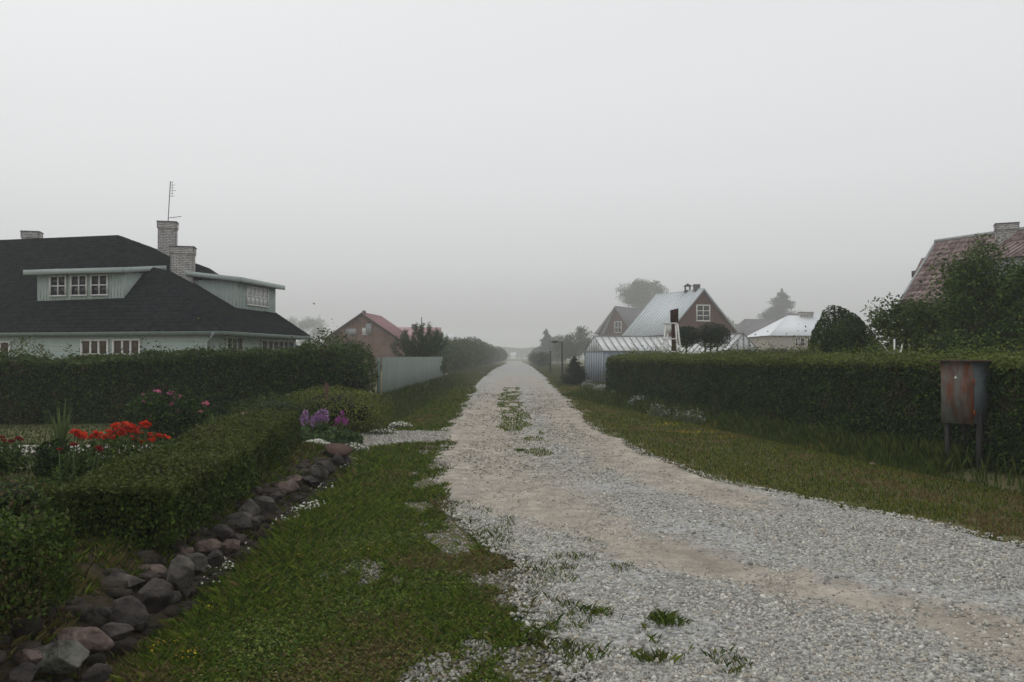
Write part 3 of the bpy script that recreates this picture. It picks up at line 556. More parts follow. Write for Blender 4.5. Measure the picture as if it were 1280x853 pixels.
# ------------------------------------------------------------------ stone bank on the left
M['soil'] = gradmat('dark_soil', [(.05, .038, .026), (.075, .05, .035), (.03, .03, .015)], [4.0, 14.0])
_y = np.linspace(3.0, 13.3, 40); _f = -2.15 - .03 * np.clip(_y - 4, 0, 12)
SOIL = np.concatenate([np.stack([_f + .04, _y], 1), np.stack([_f - 1.0, _y], 1)[::-1]]); patch('bank_soil', SOIL, M['soil'], .01, cell=.07)
bank = thing('stone_wall', (-2.5, 7.5, 0), 'low dry bank of rough boulders below the clipped hedge on the left', 'stone wall')
ST = [(28, 840, 60, 34, 'C'), (44, 819, 52, 32, 'B'), (81, 815, 76, 52, 'D'), (108, 797, 62, 50, 'B'), (98, 762, 30, 19, 'B'), (52, 780, 36, 22, 'C'), (142, 789, 52, 32, 'C'), (161, 762, 58, 44, 'C'),
      (194, 742, 52, 50, 'C'), (153, 727, 60, 34, 'A'), (222, 716, 42, 58, 'A'), (187, 711, 42, 20, 'B'), (244, 699, 34, 34, 'A'), (258, 682, 42, 20, 'B'), (290, 681, 28, 28, 'B'), (216, 669, 28, 22, 'A'),
      (250, 651, 32, 16, 'D'), (244, 666, 32, 20, 'A'), (278, 664, 36, 22, 'C'), (296, 651, 42, 18, 'A'), (284, 636, 26, 12, 'D'), (312, 635, 36, 30, 'A'), (333, 629, 36, 26, 'A'), (331, 612, 28, 14, 'D'), (350, 606, 24, 14, 'A'),
      (362, 609, 36, 18, 'B'), (398, 589, 24, 26, 'A'), (367, 600, 26, 16, 'B'), (389, 600, 26, 16, 'C'), (408, 582, 26, 24, 'C'), (305, 655, 26, 16, 'C'), (270, 695, 26, 22, 'C'), (215, 745, 26, 22, 'A'), (120, 840, 34, 26, 'C'),
      (345, 620, 24, 16, 'C'), (232, 690, 26, 16, 'B'), (376, 590, 20, 12, 'A'), (420, 574, 20, 14, 'C'), (75, 790, 30, 20, 'C'), (10, 800, 36, 20, 'C'), (130, 765, 30, 18, 'A'), (300, 672, 22, 16, 'C'), (322, 650, 22, 14, 'A'), (190, 722, 30, 18, 'C')]
for i, (u, v, w_, h_, k) in enumerate(ST):
    zc = .06 + .0007 * max(0, (2.2 * 0))
    q_ = G(u, v + h_ * .25, .12); f_ = q_[1] / F; a, c_ = w_ * f_ / 2, h_ * f_ / 2
    from mathutils import Euler
    ctr = (q_[0], q_[1], .12 + .1 * 0 + c_ * .3)
    o = ico('stone', ctr, (a * 1.02, max(a, c_) * rng.uniform(.85, 1.05), c_ * 1.04), M['stone' + k], bank, 4, .30, i + 3, Euler((rng.uniform(-.25, .25), rng.uniform(-.25, .25), rng.uniform(-.4, .4))), flat=1, smooth=True, fscale=.7)
ps = []
mb = MB()
for i in range(420):
    y_ = rng.uniform(3.2, 12.8); f_ = -2.15 - .03 * max(0, y_ - 4); x_ = f_ - rng.uniform(-.05, .50); r = rng.uniform(.02, .09) * (1 if rng.uniform() < .8 else 1.3); v, f = icomesh(2); v = np.clip(v, -rng.uniform(.55, .9, 3), rng.uniform(.55, .9, 3))
    vv = v * (1 + .10 * rng.uniform(-1, 1, (len(v), 1))) * np.array([r * 1.3, r, r * .7]); mb.add(vv + (x_, y_, float(HT(x_, y_)) + r * .2), f.tolist())
mb.build('rubble', M['stoneE'], bank, kind='stuff')

# ------------------------------------------------------------------ hedges
hedge('low_hedge', 'knee high clipped green hedge running above the boulder bank', [(-2.95, 6.05), (-3.22, 8.5), (-3.55, 11), (-3.80, 12.9)], .92, [.70, .70, .72, .73], leaf=.034, dens=3600, cols=HGREEN, crown=.05, lump=.15, topvar=.06, topcols=[(.085, .10, .018), (.07, .09, .017), (.06, .08, .016)])
hedge('low_hedge', 'nearest low clipped hedge clump at the bottom left corner', [(-3.1, 2.7), (-3.05, 4.85)], 1.0, [.74, .72], leaf=.03, dens=3600, cols=HGREEN, crown=.06, lump=.16, topvar=.05)
hedge('garden_hedge', 'tall dark hedge between the flower garden and the pale green house', [(-16, 19.2), (-10.5, 20.3), (-8.2, 21.0), (-4.6, 22.0)], 1.1, [1.60, 1.50, 1.66, 1.80], leaf=.075, dens=1300, cols=DARKG, crown=.12, lump=.16, topvar=.12, topcols=GREEN)
hedge('long_hedge', 'long clipped dark hedge running along the right side of the road', [(HX(8.0) + .75, 8.0), (HX(13) + .75, 13), (HX(20) + .75, 20), (HX(33.2) + .75, 33.2)], 1.5, [1.53, 1.54, 1.56, 1.57], leaf=.06, dens=1500, cols=DARKG, crown=.13, lump=.09, topcols=YELG)
hedge('back_hedge', 'low dark hedge in front of the small white roofed house', [(9.6, 38.5), (17.0, 38.5)], 1.0, 1.85, leaf=.09, dens=260, cols=DARKG, crown=.1, lump=.05)

# ------------------------------------------------------------------ walls, windows and roofs
def window(parent, o, r, n, w_, h_, cols, rows, fr=.07, bar=.035, trim=None, pane=None, frame=None, blind=None):
    """o lower-left corner on the wall, r unit right, n unit outward"""
    o, r, n = np.array(o, float), unit(r), unit(n); mb = MB(); t = .06
    for a, b, c_, d_ in ((0, 0, w_, fr), (0, h_ - fr, w_, fr), (0, fr, fr, h_ - 2 * fr), (w_ - fr, fr, fr, h_ - 2 * fr)):
        mb.obox(o + r * a + UP * b, r * c_, n * t, UP * d_)
    iw, ih = w_ - 2 * fr, h_ - 2 * fr
    for k in range(1, cols): mb.obox(o + r * (fr + iw * k / cols - bar / 2) + UP * fr, r * bar, n * (t - .008), UP * ih)
    for k in range(1, rows): mb.obox(o + r * fr + UP * (fr + ih * k / rows - bar / 2), r * iw, n * (t - .014), UP * bar)
    f = mb.build('window', frame or M['white'], parent)
    for i in range(cols):
        for j in range(rows):
            mb = MB(); mb.obox(o + r * (fr + iw * i / cols + .004) + UP * (fr + ih * j / rows + .004) + n * .006, r * (iw / cols - .008), n * .012, UP * (ih / rows - .008)); mb.build('pane', pane or M['glass'], f)
    return f
def boards(mb, p0, p1, z0, z1, pitch=.16, t=.03, top=None):
    """horizontal lap boards on a vertical wall from p0 to p1 (outward = right of p0->p1)"""
    p0, p1 = np.array(p0, float)[:2], np.array(p1, float)[:2]; d = p1 - p0; L_ = np.hypot(*d); d /= L_; n = np.array([d[1], -d[0]]); z = z0
    while z < z1 - 1e-3:
        zz = min(z + pitch, z1); a = [*(p0 + n * t), z]; b = [*(p1 + n * t), z]; c_ = [*(p1 + n * .004), zz]; e_ = [*(p0 + n * .004), zz]
        mb.poly(a, b, c_, e_); mb.poly([*p0, z], [*p1, z], b, a); z = zz
def corrug(mb, a, b, c_, d_, pitch, amp, t=.05):
    """standing seams on the roof quad a,b (eave) c,d (ridge above b, a): flat slab + seams"""
    a, b, c_, d_ = (np.array(q, float) for q in (a, b, c_, d_)); nrm = unit(np.cross(b - a, d_ - a)); nrm = nrm if nrm[2] > 0 else -nrm
    mb.slab([a, b, c_, d_], -nrm * t); n = max(1, int(np.linalg.norm(b - a) / pitch))
    for i in range(n + 1):
        p = a + (b - a) * i / n; q_ = d_ + (c_ - d_) * i / n; e_ = unit(b - a) * amp; mb.obox(p - e_ / 2 + nrm * .002, q_ - p, e_, nrm * amp)
def chimney(parent, c0, w_, d_, z0, z1, rz=0, m='whitebrick', courses=.075, cap=True):
    mb = MB(); z = z0; i = 0
    mb.cbox((c0[0], c0[1], z0), w_ - .03, d_ - .03, z1 - z0, rz); ch = mb.build('chimney', M['mortar'], parent)
    mb = MB(); ca, sa = math.cos(rz), math.sin(rz); A = np.array([ca, sa, 0]); B = np.array([-sa, ca, 0]); bl = .25
    while z < z1 - .01:
        flare = .035 if cap and z > z1 - .3 else 0
        for (ax, bx, L_, D_) in ((A, B, w_, d_), (B, -A, d_, w_), (-A, -B, w_, d_), (-B, A, d_, w_)):
            x_ = -L_ / 2 - flare - (bl / 2 if i % 2 else 0)
            while x_ < L_ / 2 + flare:
                x0_, x1_ = max(x_, -L_ / 2 - flare), min(x_ + bl - .012, L_ / 2 + flare)
                if x1_ - x0_ > .03: mb.obox(np.array([*c0[:2], z]) + ax * x0_ - bx * (D_ / 2 + flare), ax * (x1_ - x0_), bx * .05, UP * (courses - .012))
                x_ += bl
        z += courses; i += 1
    mb.build('brick', M[m], ch, kind='stuff')
    mb = MB(); mb.cbox((c0[0], c0[1], z1 - .01), w_ + .1, d_ + .1, .05, rz); mb.build('cap', M['mortar'], ch); return ch

# ---- pale green house
hc = P(278, 413, 30.); Zc = hc[2]; Cc = hc; d17 = np.array([-.970, .242, 0]); Lc = Cc + d17 * 23; dr = G(388, 420)  # eave corner
re_ = ray(388, 420.5); Ec = P(388, 420.5, 38.3); Ec[2] = Zc; Lc[2] = Zc
R1 = P(147, 294, 36.5); R2 = P(262, 336, 41.5); RL = R1 + d17 * 11; Bc = Lc + (Ec - Cc)
hs_ = thing('green_house', (-16, 36, 0), 'pale green boarded house with a big dark shingled roof behind the garden hedge', 'house')
mb = MB()
def tri_rows(mb, poly, step=.22):
    """shingle courses: each course a slightly proud strip of the plane"""
    poly = [np.array(p, float) for p in poly]; nrm = np.zeros(3)
    for i in range(1, len(poly) - 1): nrm += np.cross(poly[i] - poly[0], poly[i + 1] - poly[0])
    nrm = unit(nrm); nrm = nrm if nrm[2] > 0 else -nrm
    zs = [p[2] for p in poly]; z = min(zs); zt_ = max(zs); up = UP - nrm * nrm[2]; lz = np.linalg.norm(up); dz = step * lz
    def cut(z):
        pts = []
        for a, b in zip(poly, poly[1:] + poly[:1]):
            if (a[2] - z) * (b[2] - z) < 0 or (abs(a[2] - z) < 1e-9 and abs(b[2] - z) > 1e-9): t = (z - a[2]) / (b[2] - a[2]); pts.append(a + (b - a) * t)
        return pts
    while z < zt_ - dz * .3:
        c1, c2_ = cut(z + 1e-5), cut(min(z + dz, zt_ - 1e-5))
        if len(c1) >= 2 and len(c2_) >= 2:
            c1 = sorted(c1, key=lambda p: (p[0] + p[1] * .01)); c2_ = sorted(c2_, key=lambda p: (p[0] + p[1] * .01)); a, b = c1[0], c1[-1]; c_, d_ = c2_[-1], c2_[0]
            mb.poly(a + nrm * .018, b + nrm * .018, c_ + nrm * .008, d_ + nrm * .008); mb.poly(a, b, b + nrm * .018, a + nrm * .018)
        z += dz
for f in ((Lc, Cc, R1, RL), (Cc, Ec, R2), (Cc, R2, R1), (Ec, Bc, RL), (Ec, RL, R1), (Ec, R1, R2), (Bc, Lc, RL)):
    mb.poly(*f); tri_rows(mb, f)
ed = [Lc, Cc, Ec, Bc]; mb.poly(*[p - UP * .02 for p in ed][::-1])
rf = mb.build('roof', M['shingle'], hs_)
mb = MB()
for a, b in zip(ed, ed[1:] + ed[:1]):
    n_ = unit(np.cross(b - a, UP)); t_ = unit(b - a); mb.obox(a - n_ * .03 - UP * .17 + t_ * .02, (b - a) - t_ * .04, n_ * .05, UP * .15)
mb.build('fascia', M['darkgreen'], rf)
cen = sum(ed) / 4; ins = [p + (np.array([*(unit((cen - p)[:2])), 0])) * .75 for p in ed]
mb = MB(); z1 = Zc - .12
for a, b in zip(ins, ins[1:] + ins[:1]): boards(mb, a, b, 0, z1, .17, .025)
mb.build('wall', M['greenboard'], hs_, kind=None)
def wallpt(u, v, a, b): p = HIT(u, v, (a[0], a[1], 0), (b[0], b[1], 0), (a[0], a[1], 3)); return p
fd = unit((ins[1] - ins[0]) * (1, 1, 0)); fn = np.array([fd[1], -fd[0], 0])
for (u0, u1, v0, cols, rw) in ((102.5, 137, 424.5, 3, 2), (142, 177, 424, 3, 2), (-22, 14.5, 427, 3, 2)):
    a = wallpt(u0, v0, ins[0], ins[1]); b = wallpt(u1, v0, ins[0], ins[1]); h_ = 1.15; window(hs_, a - UP * h_ + fn * .03, fd, fn, np.linalg.norm(b - a), h_, cols, rw, .07, .07, pane=M['curtain'])
sd2 = unit((ins[2] - ins[1]) * (1, 1, 0)); sn2 = np.array([sd2[1], -sd2[0], 0])
for (u0, u1, v0, cols) in ((281, 302, 420, 3), (325, 366, 424, 6)):
    a = wallpt(u0, v0, ins[1], ins[2]); b = wallpt(u1, v0, ins[1], ins[2]); window(hs_, a - UP * 1.1 + sn2 * .03, sd2, sn2, np.linalg.norm(b - a), 1.1, cols, 2, .07, .06)
# corner boards
for p in ins[:3]: mb = MB(); mb.cbox((p[0], p[1], 0), .16, .16, z1); mb.build('corner_board', M['greentrim'], hs_)

mb = MB(); q_ = ins[1] * (1, 1, 0) + np.array([.02, -.12, 0]); mb.tube([q_, q_ + UP * (z1 - .3), q_ + UP * (z1 - .12) + (.2, -.25, 0), q_ + UP * (z1 + .02) + (.3, -.35, 0)], .045, 7); mb.build('downpipe', M['greytrim'], hs_)
# dormers
def dormer(A, B, hA, hB, back, depth, wins, over, roofz, name='dormer'):
    A, B = np.array(A), np.array(B); t_ = unit(B - A); n_ = -unit(back); root = None
    base = min(A[2], B[2]) - .1; A0, B0 = A.copy(), B.copy(); A0[2] = B0[2] = base; A1 = A.copy(); B1 = B.copy(); A1[2] = hA; B1[2] = hB; k = back * depth
    mb = MB(); nb = max(2, int(np.linalg.norm(B - A) / .14))
    mb.poly(A0, B0, B1, A1); mb.poly(B0, B0 + k, B1 + k, B1); mb.poly(A0 + k, A0, A1, A1 + k)
    for i in range(nb + 1):
        q_ = A0 + (B0 - A0) * i / nb; mb.obox(q_ - t_ * .015, t_ * .03, n_ * .018, UP * (min(hA, hB) - base))
    for S, s in ((B0, 1), (A0, -1)):
        m_ = int(depth / .16)
        for i in range(m_): mb.obox(S + back * (i * .16), back * .03, t_ * .018 * s, UP * (min(hA, hB) - base))
    dm = mb.build('dormer', M['greenboard'], hs_)
    mb = MB(); a, b = A1 - t_ * over[0] + n_ * over[2], B1 + t_ * over[1] + n_ * over[2]; rise = UP * roofz; kk = back * (depth + over[2])
    mb.slab([a, b, b + kk + rise, a + kk + rise], UP * .06); mb2 = MB()
    mb2.obox(a - UP * .12, b - a, n_ * .04, UP * .2); mb2.obox(b - UP * .12 + n_ * .04, kk - 0 * n_, t_ * .04, UP * .2) if False else None
    for S, s in ((b, 1), (a, -1)): mb2.slab([S - UP * .12, S + kk + rise - UP * .12, S + kk + rise + UP * .08, S + UP * .08], t_ * .04 * s)
    dr_ = mb.build('dormer_roof', M['shingle'], dm); mb2.build('fascia', M['greentrim'], dm); return dm
A = HIT(47, 377, Lc, Cc, R1); B = HIT(155, 373, Lc, Cc, R1); B[2] = A[2] = (A[2] + B[2]) / 2
tdir = unit((B - A)); nb_ = np.array([tdir[1], -tdir[0], 0]); back = -nb_ if nb_[1] < 0 else nb_
hA = A[2] + 35 * A[1] / F; dm = dormer(A, B, hA, hA, back, 2.3, None, (.35, .2, .35), .35)
for u0, u1 in ((63, 84), (89, 110), (114, 136)):
    a = HIT(u0, 372, A, B, A + UP); b = HIT(u1, 372, A, B, A + UP); a[2] = A[2] + .14; ww = np.linalg.norm((b - a)[:2]); window(hs_, a - back * .02, tdir, -back, ww, .86, 2, 2, .06, .05)
A = HIT(295.3, 385.4, Cc, Ec, R2); B = HIT(343.7, 392, Cc, Ec, R2); zz = (A[2] + B[2]) / 2; A[2] = B[2] = zz; tdir = unit(B - A); back = np.array([-tdir[1], tdir[0], 0]); back = back if back[0] < 0 else -back
hA = zz + 36 * (A[1]) / F; dm = dormer(A, B, hA, hA, back, 4.2, None, (.3, .25, .35), .55)
a = HIT(307, 385, A, B, A + UP); b = HIT(334, 385, A, B, A + UP); a[2] = zz + .2; window(hs_, a - back * .02, tdir, -back, np.linalg.norm((b - a)[:2]), .85, 5, 2, .05, .05, pane=M['ghpane'])
# chimneys
p = HIT(205, 318, Cc, R2, R1); ch1 = chimney(rf, (p[0], p[1] + .4), .78, .62, p[2] - .8, P(205, 278, p[1] + .2)[2], .25)
p = HIT(226, 345, Cc, R2, R1); ch2 = chimney(rf, (p[0] + .05, p[1] + .1), .92, .7, p[2] - .8, P(226, 309, p[1] - .2)[2], .25)
q_ = P(40, 291, 39.5); chimney(rf, (q_[0], q_[1]), .72, .6, 6.3, q_[2], .25)
# aerial on the chimney
p = HIT(205, 318, Cc, R2, R1); t0 = P(210, 276, p[1] + .2); t1 = P(213, 227, p[1] + .2)
an = thing('aerial', t0, 'thin rusty television aerial on the taller white chimney', 'aerial')
mb = MB(); mb.tube([t0 - UP * .1, t1], .018, 6); mb.build('mast', M['wood'], an)
mb = MB(); mb.tube([t0 + UP * .12, t0 + UP * .16 + np.array([.7, -.2, 0])], .014, 6); mb.build('arm', M['wood'], an)
mb = MB()
for i in range(6):
    z = t1[2] - .05 - i * .13; mb.tube([(t1[0] - .03, t1[1], z), (t1[0] + (.16, .26, .2, .3, .17, .24)[i], t1[1] - .08, z)], .008, 5)
mb.tube([t1 + (.1, -.03, 0), t1 + (.1, -.03, -.7)], .009, 5); mb.build('element', M['wood'], an, kind='stuff')

# ---- generic gabled house. apex point in front gable, ridge direction, half width vector
def gabled(name, label, apex, rdir, length, hw, ze, wallm, roofm, over=.3, seam=.5, samp=.04, trim='greytrim', ghost=None):
    apex = np.array(apex, float); r = unit([rdir[0], rdir[1], 0]); s = np.array([r[1], -r[0], 0])      # s = right of ridge dir
    base = np.array([apex[0], apex[1], 0]) + r * length / 2; root = thing(name, base, label, 'house')
    mb = MB(); g0 = np.array([apex[0], apex[1], 0]) + r * .25; g1 = g0 + r * (length - .5); w_ = hw - .25; zr = apex[2] - .12
    slope = (apex[2] - ze) / hw; zw = ze + slope * .25 - .12
    for g, sg in ((g0, 1), (g1, -1)):
        mb.poly(g - s * w_, g + s * w_, g + s * w_ + UP * zw, g + UP * zr, g - s * w_ + UP * zw)
    mb.poly(g0 + s * w_, g1 + s * w_, g1 + s * w_ + UP * zw, g0 + s * w_ + UP * zw); mb.poly(g1 - s * w_, g0 - s * w_, g0 - s * w_ + UP * zw, g1 - s * w_ + UP * zw)
    # vertical battens on the gable
    n = int(2 * w_ / .3)
    for i in range(n + 1):
        q_ = -w_ + 2 * w_ * i / n; zt_ = zw + (zr - zw) * (1 - abs(q_) / w_) - .05; mb.obox(g0 + s * (q_ - .02) - r * .02, s * .04, r * .02, UP * max(zt_, .5))
    wl = mb.build('wall', M[wallm], root); mb = MB()
    for sg in (1, -1):
        E0 = np.array([apex[0], apex[1], 0]) + s * hw * sg + UP * ze; E1 = E0 + r * length; corrug(mb, E0, E1, apex + r * length, apex, seam, samp)
    mb.tube([apex + UP * .03, apex + r * length + UP * .03], .06, 6); rf_ = mb.build('roof', M[roofm], root); mb = MB()
    for sg in (1, -1):
        E0 = np.array([apex[0], apex[1], 0]) + s * hw * sg + UP * ze; mb.slab([E0 - r * .02 - UP * .22, apex - r * .02 - UP * .22, apex - r * .02 - UP * .03, E0 - r * .02 - UP * .03], -r * .04)
    mb.build('bargeboard', M[trim], rf_)
    return root, r, s, g0, wl, rf_
def gwin(root, g0, s, r, q_, z, w_, h_, cols, rows, **k): return window(root, g0 + s * (q_ - w_ / 2) - r * .022 + UP * z, s, -r, w_, h_, cols, rows, **k)

# brown house with white metal roof
ap = P(880, 361, 100.); root, r, s, g0, wl, rf_ = gabled('brown_house', 'brown gabled house with a pale metal roof behind the greenhouses', ap, (-2.7, 7.2), 11.2, 5.2, 4.25, 'brown', 'metalroof', seam=.77, samp=.09, trim='greytrim')
a = HIT(870, 402, g0, g0 + s, g0 + UP); b = HIT(887.5, 402, g0, g0 + s, g0 + UP); t_ = HIT(878, 381, g0, g0 + s, g0 + UP); window(root, a - r * .022, s, -r, np.linalg.norm(b - a), t_[2] - a[2], 2, 3, .16, .1)
zr = ap[2]
q1 = ap + r * 3.6; mb = MB()
for dx in (-.28, .28):
    for dy in (-.28, .28): mb.cbox((q1[0] + dx, q1[1] + dy, zr - .2), .09, .09, .75)
mb.cbox((q1[0], q1[1], zr - .2), .7, .7, .28); o = mb.build('vent_turret', M['darktrim'], rf_); mb = MB(); mb.add([q1 + (-.5, -.5, .55), q1 + (.5, -.5, .55), q1 + (.5, .5, .55), q1 + (-.5, .5, .55), q1 + (0, 0, .95)], [[3, 2, 1, 0], [0, 1, 4], [1, 2, 4], [2, 3, 4], [3, 0, 4]]); mb.build('turret_roof', M['darktrim'], o)
q1 = ap + r * 1.6; chimney(rf_, (q1[0], q1[1]), .6, .6, zr - .4, zr + .6, .3, 'mortar', .15)
# grey house behind it
ap = P(768.5, 383, 190.); root, r, s, g0, wl, rf_ = gabled('grey_house', 'hazy grey gabled house left of the pale metal roof', ap, (.55, .83), 17.0, 4.7, 6.8, 'brown', 'greyroof', seam=.6, samp=.05)
gwin(root, g0, s, r,   .7, 7.1, 1.8, 2.6, 2, 2, fr=.16, bar=.1)
mb = MB(); e0 = P(755, 418, 191.); e1 = P(742, 418, 195.); mb.slab([e1, e0, ap + r * .1, ap + r * 1.4], (0, 0, -.1)); mb.build('side_roof', M['greyroof'], root)
mb = MB(); mb.cbox((e1[0] + 2.0, e1[1] + 1.7, 0), 3.2, 3.4, 6.5); mb.build('side_wall', M['brown'], root)
# brick gabled house with pink roof
ap = P(452, 391, 92.); root, r, s, g0, wl, rf_ = gabled('brick_house', 'brown brick gabled house with a pink roof beyond the pale fence', ap, (.08, 1.0), 9.5, 4.45, 3.5, 'brownbrick', 'pinkroof', seam=.45, samp=.04, trim='darktrim')
a = HIT(453, 419, g0, g0 + s, g0 + UP); window(root, a - r * .022, s, -r, .54, .8, 1, 1, .06, .05, pane=M['white'])
a = HIT(457.5, 418, g0, g0 + s, g0 + UP); mb = MB(); mb.obox(a - r * .06, s * .64, -r * .04, UP * 1.2); mb.build('shutter', M['greytrim'], root)
a = HIT(432.5, 419, g0, g0 + s, g0 + UP); mb = MB(); mb.obox(a - r * .05, s * 1.15, -r * .03, UP * .7); mb.build('shutter', M['greytrim'], root)
q1 = ap + r * .5; mb = MB(); mb.cbox((q1[0] + .15, q1[1], ap[2] - .2), .35, .35, .45); mb.build('chimney', M['mortar'], rf_)
# pink wing behind
p0 = P(478, 409, 105.); p1 = P(548, 409.5, 105.); root = thing('pink_roofed_house', (p0 + p1) / 2 * (1, 1, 0), 'low house with a pink sheet roof behind the young pine', 'house')
mb = MB(); ez = P(478, 427, 103.)[2]; corrug(mb, [p0[0], 102.5, ez], [p1[0] + .3, 102.5, ez], [p1[0] + .3, 105, p1[2]], [p0[0], 105, p0[2]], .45, .04); corrug(mb, [p0[0], 107.5, ez], [p1[0] + .3, 107.5, ez], [p1[0] + .3, 105, p1[2]], [p0[0], 105, p0[2]], .45, .04); mb.build('roof', M['pinkroof'], root)
mb = MB(); mb.cbox(((p0[0] + p1[0]) / 2, 105, 0), p1[0] - p0[0] - .2, 4.4, ez + .1); mb.add([(p1[0] - .1, 102.8, ez + .1), (p1[0] - .1, 107.2, ez + .1), (p1[0] - .1, 105, p1[2] - .1), (p1[0] - .3, 102.8, ez + .1), (p1[0] - .3, 107.2, ez + .1), (p1[0] - .3, 105, p1[2] - .1)], [[0, 1, 2], [5, 4, 3], [0, 3, 4, 1], [1, 4, 5, 2], [2, 5, 3, 0]]); mb.build('wall', M['beige'], root)
a = P(497, 438, 102.75); mb = MB(); mb.obox(a, (1.0, 0, 0), (0, -.06, 0), (0, 0, 1.2)); mb.build('panel', M['pinkpaint'], root)
q1 = P(517, 404, 104.8); mb = MB(); mb.cbox((q1[0], 105, p1[2] - .3), .5, .5, .7); mb.build('chimney', M['mortar'], root)
# faint pale houses down the road
def small_house(name, label, u0, u1, vr, ve, Y, wm, rm, depth=5, hip=None):
    a, b = P(u0, ve, Y), P(u1, ve, Y); zr_ = P(u0, vr, Y + depth / 2)[2]; root = thing(name, ((a[0] + b[0]) / 2, Y + depth / 2, 0), label, 'house'); mb = MB(); Y1 = Y + depth; rx = a[0] if hip is None else P(hip, vr, Y + depth / 2)[0]
    corrug(mb, [a[0], Y, a[2]], [b[0], Y, a[2]], [b[0], Y + depth / 2, zr_], [rx, Y + depth / 2, zr_], 2.2 if rm == 'whiteroof' else .7, .012 if rm == 'whiteroof' else .04); corrug(mb, [a[0], Y1, a[2]], [b[0], Y1, a[2]], [b[0], Y + depth / 2, zr_], [rx, Y + depth / 2, zr_], 2.2 if rm == 'whiteroof' else .7, .012 if rm == 'whiteroof' else .04); (mb.poly([a[0], Y1, a[2]], [a[0], Y, a[2]], [rx, Y + depth / 2, zr_]) if hip else None); mb.build('roof', M[rm], root)
    mb = MB(); x0_, x1_ = a[0] + .25, b[0] - .25; y0_, y1_ = Y + .25, Y1 - .25; zz = a[2] + .02
    for xx in (x0_, x1_): mb.poly(*([(xx, y0_, 0), (xx, y1_, 0), (xx, y1_, zz)] + ([(xx, Y + depth / 2, zr_ - .1)] if not (hip and xx == x0_) else []) + [(xx, y0_, zz)]))
    mb.poly((x0_, y0_, 0), (x1_, y0_, 0), (x1_, y0_, zz), (x0_, y0_, zz)); mb.poly((x0_, y1_, 0), (x1_, y1_, 0), (x1_, y1_, zz), (x0_, y1_, zz)); mb.build('wall', M[wm], root)
    return root, x0_, x1_, y0_, zz, zr_
small_house('pale_house', 'faint pale walled house just right of the young pine', 556, 570, 418, 423, 420, 'beige', 'metalroof')
small_house('pale_house', 'very faint grey roofed house above the far row of bushes', 572, 600, 423, 430, 560, 'beige', 'greyroof')
o_ = small_house('pale_house', 'tiny white house at the misty far end of the road', 638, 645, 441, 445, 620, 'white', 'metalroof', 4)
# white roofed bungalow on the right
root, x0_, x1_, y0_, zz, zr_ = small_house('white_roofed_bungalow', 'small beige bungalow with a white roof left of the domed yew', 962, 1046, 394.5, 419.5, 78, 'beige', 'whiteroof', 8.5, 985)
for u0, u1 in ((994, 997.5), (1000, 1006), (1009, 1012)):
    a = P(u0, 433, y0_); b = P(u1, 433, y0_); window(root, (a[0], y0_, a[2]), (1, 0, 0), (0, -1, 0), b[0] - a[0], .8, 1, 2, .05, .04)
q1 = P(1007, 391, 82.2); chimney(root, (q1[0], 82.2), 1.2, .8, zr_ - .3, q1[2], 0, 'whitebrick', .12)
root = small_house('dark_roofed_house', 'hazy house with a broad dark grey roof left of the white roofed bungalow', 918, 985, 399, 428, 170, 'beige', 'greyroof', 15, 931)[0]
# ---- red tiled house on the right
ap = np.array([19.5, 38.0, P(1174, 303, 38.)[2]]); rd = unit([.427, -.904, 0]); sp_ = np.array([-.904, -.427, 0]); hwv = 3.0; ze = 3.35; Lr = 12.0
root = thing('red_roofed_house', (22, 33, 0), 'large house with a steep faded red tiled roof behind the leafy trees', 'house')
mb = MB(); R0, R1_ = ap, ap + rd * Lr
def E(sg, t): return np.array([ap[0], ap[1], ze]) + sp_ * hwv * sg + rd * t
for sg in (1, -1):
    a, b, c_, d_ = E(sg, 0), E(sg, Lr), R1_, R0; nrm = unit(np.cross(b - a, d_ - a)); nrm = nrm if nrm[2] > 0 else -nrm; mb.slab([a, b, c_, d_], -nrm * .08)
    rows = 15; cols = 42
    for i in range(rows):
        for j in range(cols):
            q_ = a + (b - a) * (j / cols) + (d_ - a) * (i / rows); e1 = (b - a) / cols * .93; e2 = (d_ - a) / rows * 1.06; lf = nrm * rng.uniform(.03, .055)
            mb.add([q_ + lf, q_ + e1 + lf, q_ + e1 + e2 + nrm * .01, q_ + e2 + nrm * .01, q_ + e1 * .5 + lf + nrm * .03, q_ + e1 * .5 + e2 + nrm * .035, q_, q_ + e1], [[0, 4, 5, 3], [4, 1, 2, 5], [6, 7, 1, 4, 0]])
rfo = mb.build('roof', M['redtile'], root)
mb = MB(); mb.tube([R0 - rd * .1 + UP * .05, R1_ + UP * .05], .09, 8); mb.slab([E(1, -.1) + UP * -.12, R0 - rd * .1 - UP * .12, R0 - rd * .1 + UP * .1, E(1, -.1) + UP * .1], rd * .12); mb.slab([E(-1, -.1) + UP * -.12, R0 - rd * .1 - UP * .12, R0 - rd * .1 + UP * .1, E(-1, -.1) + UP * .1], rd * .12); mb.build('bargeboard', M['greytrim'], rfo)
mb = MB(); w0 = [E(1, .5) - sp_ * .5, E(1, Lr) - sp_ * .5, E(-1, Lr) + sp_ * .5, E(-1, .5) + sp_ * .5]
for a, b in zip(w0, w0[1:] + w0[:1]):
    a, b = a * (1, 1, 0), b * (1, 1, 0); mb.poly(a, b, b + UP * (ze + .1), a + UP * (ze + .1))
g = (ap + rd * .5); mb.poly(w0[3] * (1, 1, 0) + UP * ze, w0[0] * (1, 1, 0) + UP * ze, g - UP * .3); mb.build('wall', M['brown'], root)
q1 = ap + rd * 3.4; chimney(rfo, (q1[0] - .1, q1[1]), .8, .6, ap[2] - 1.2, P(1264, 281, q1[1])[2], -.44, 'whitebrick', .08)
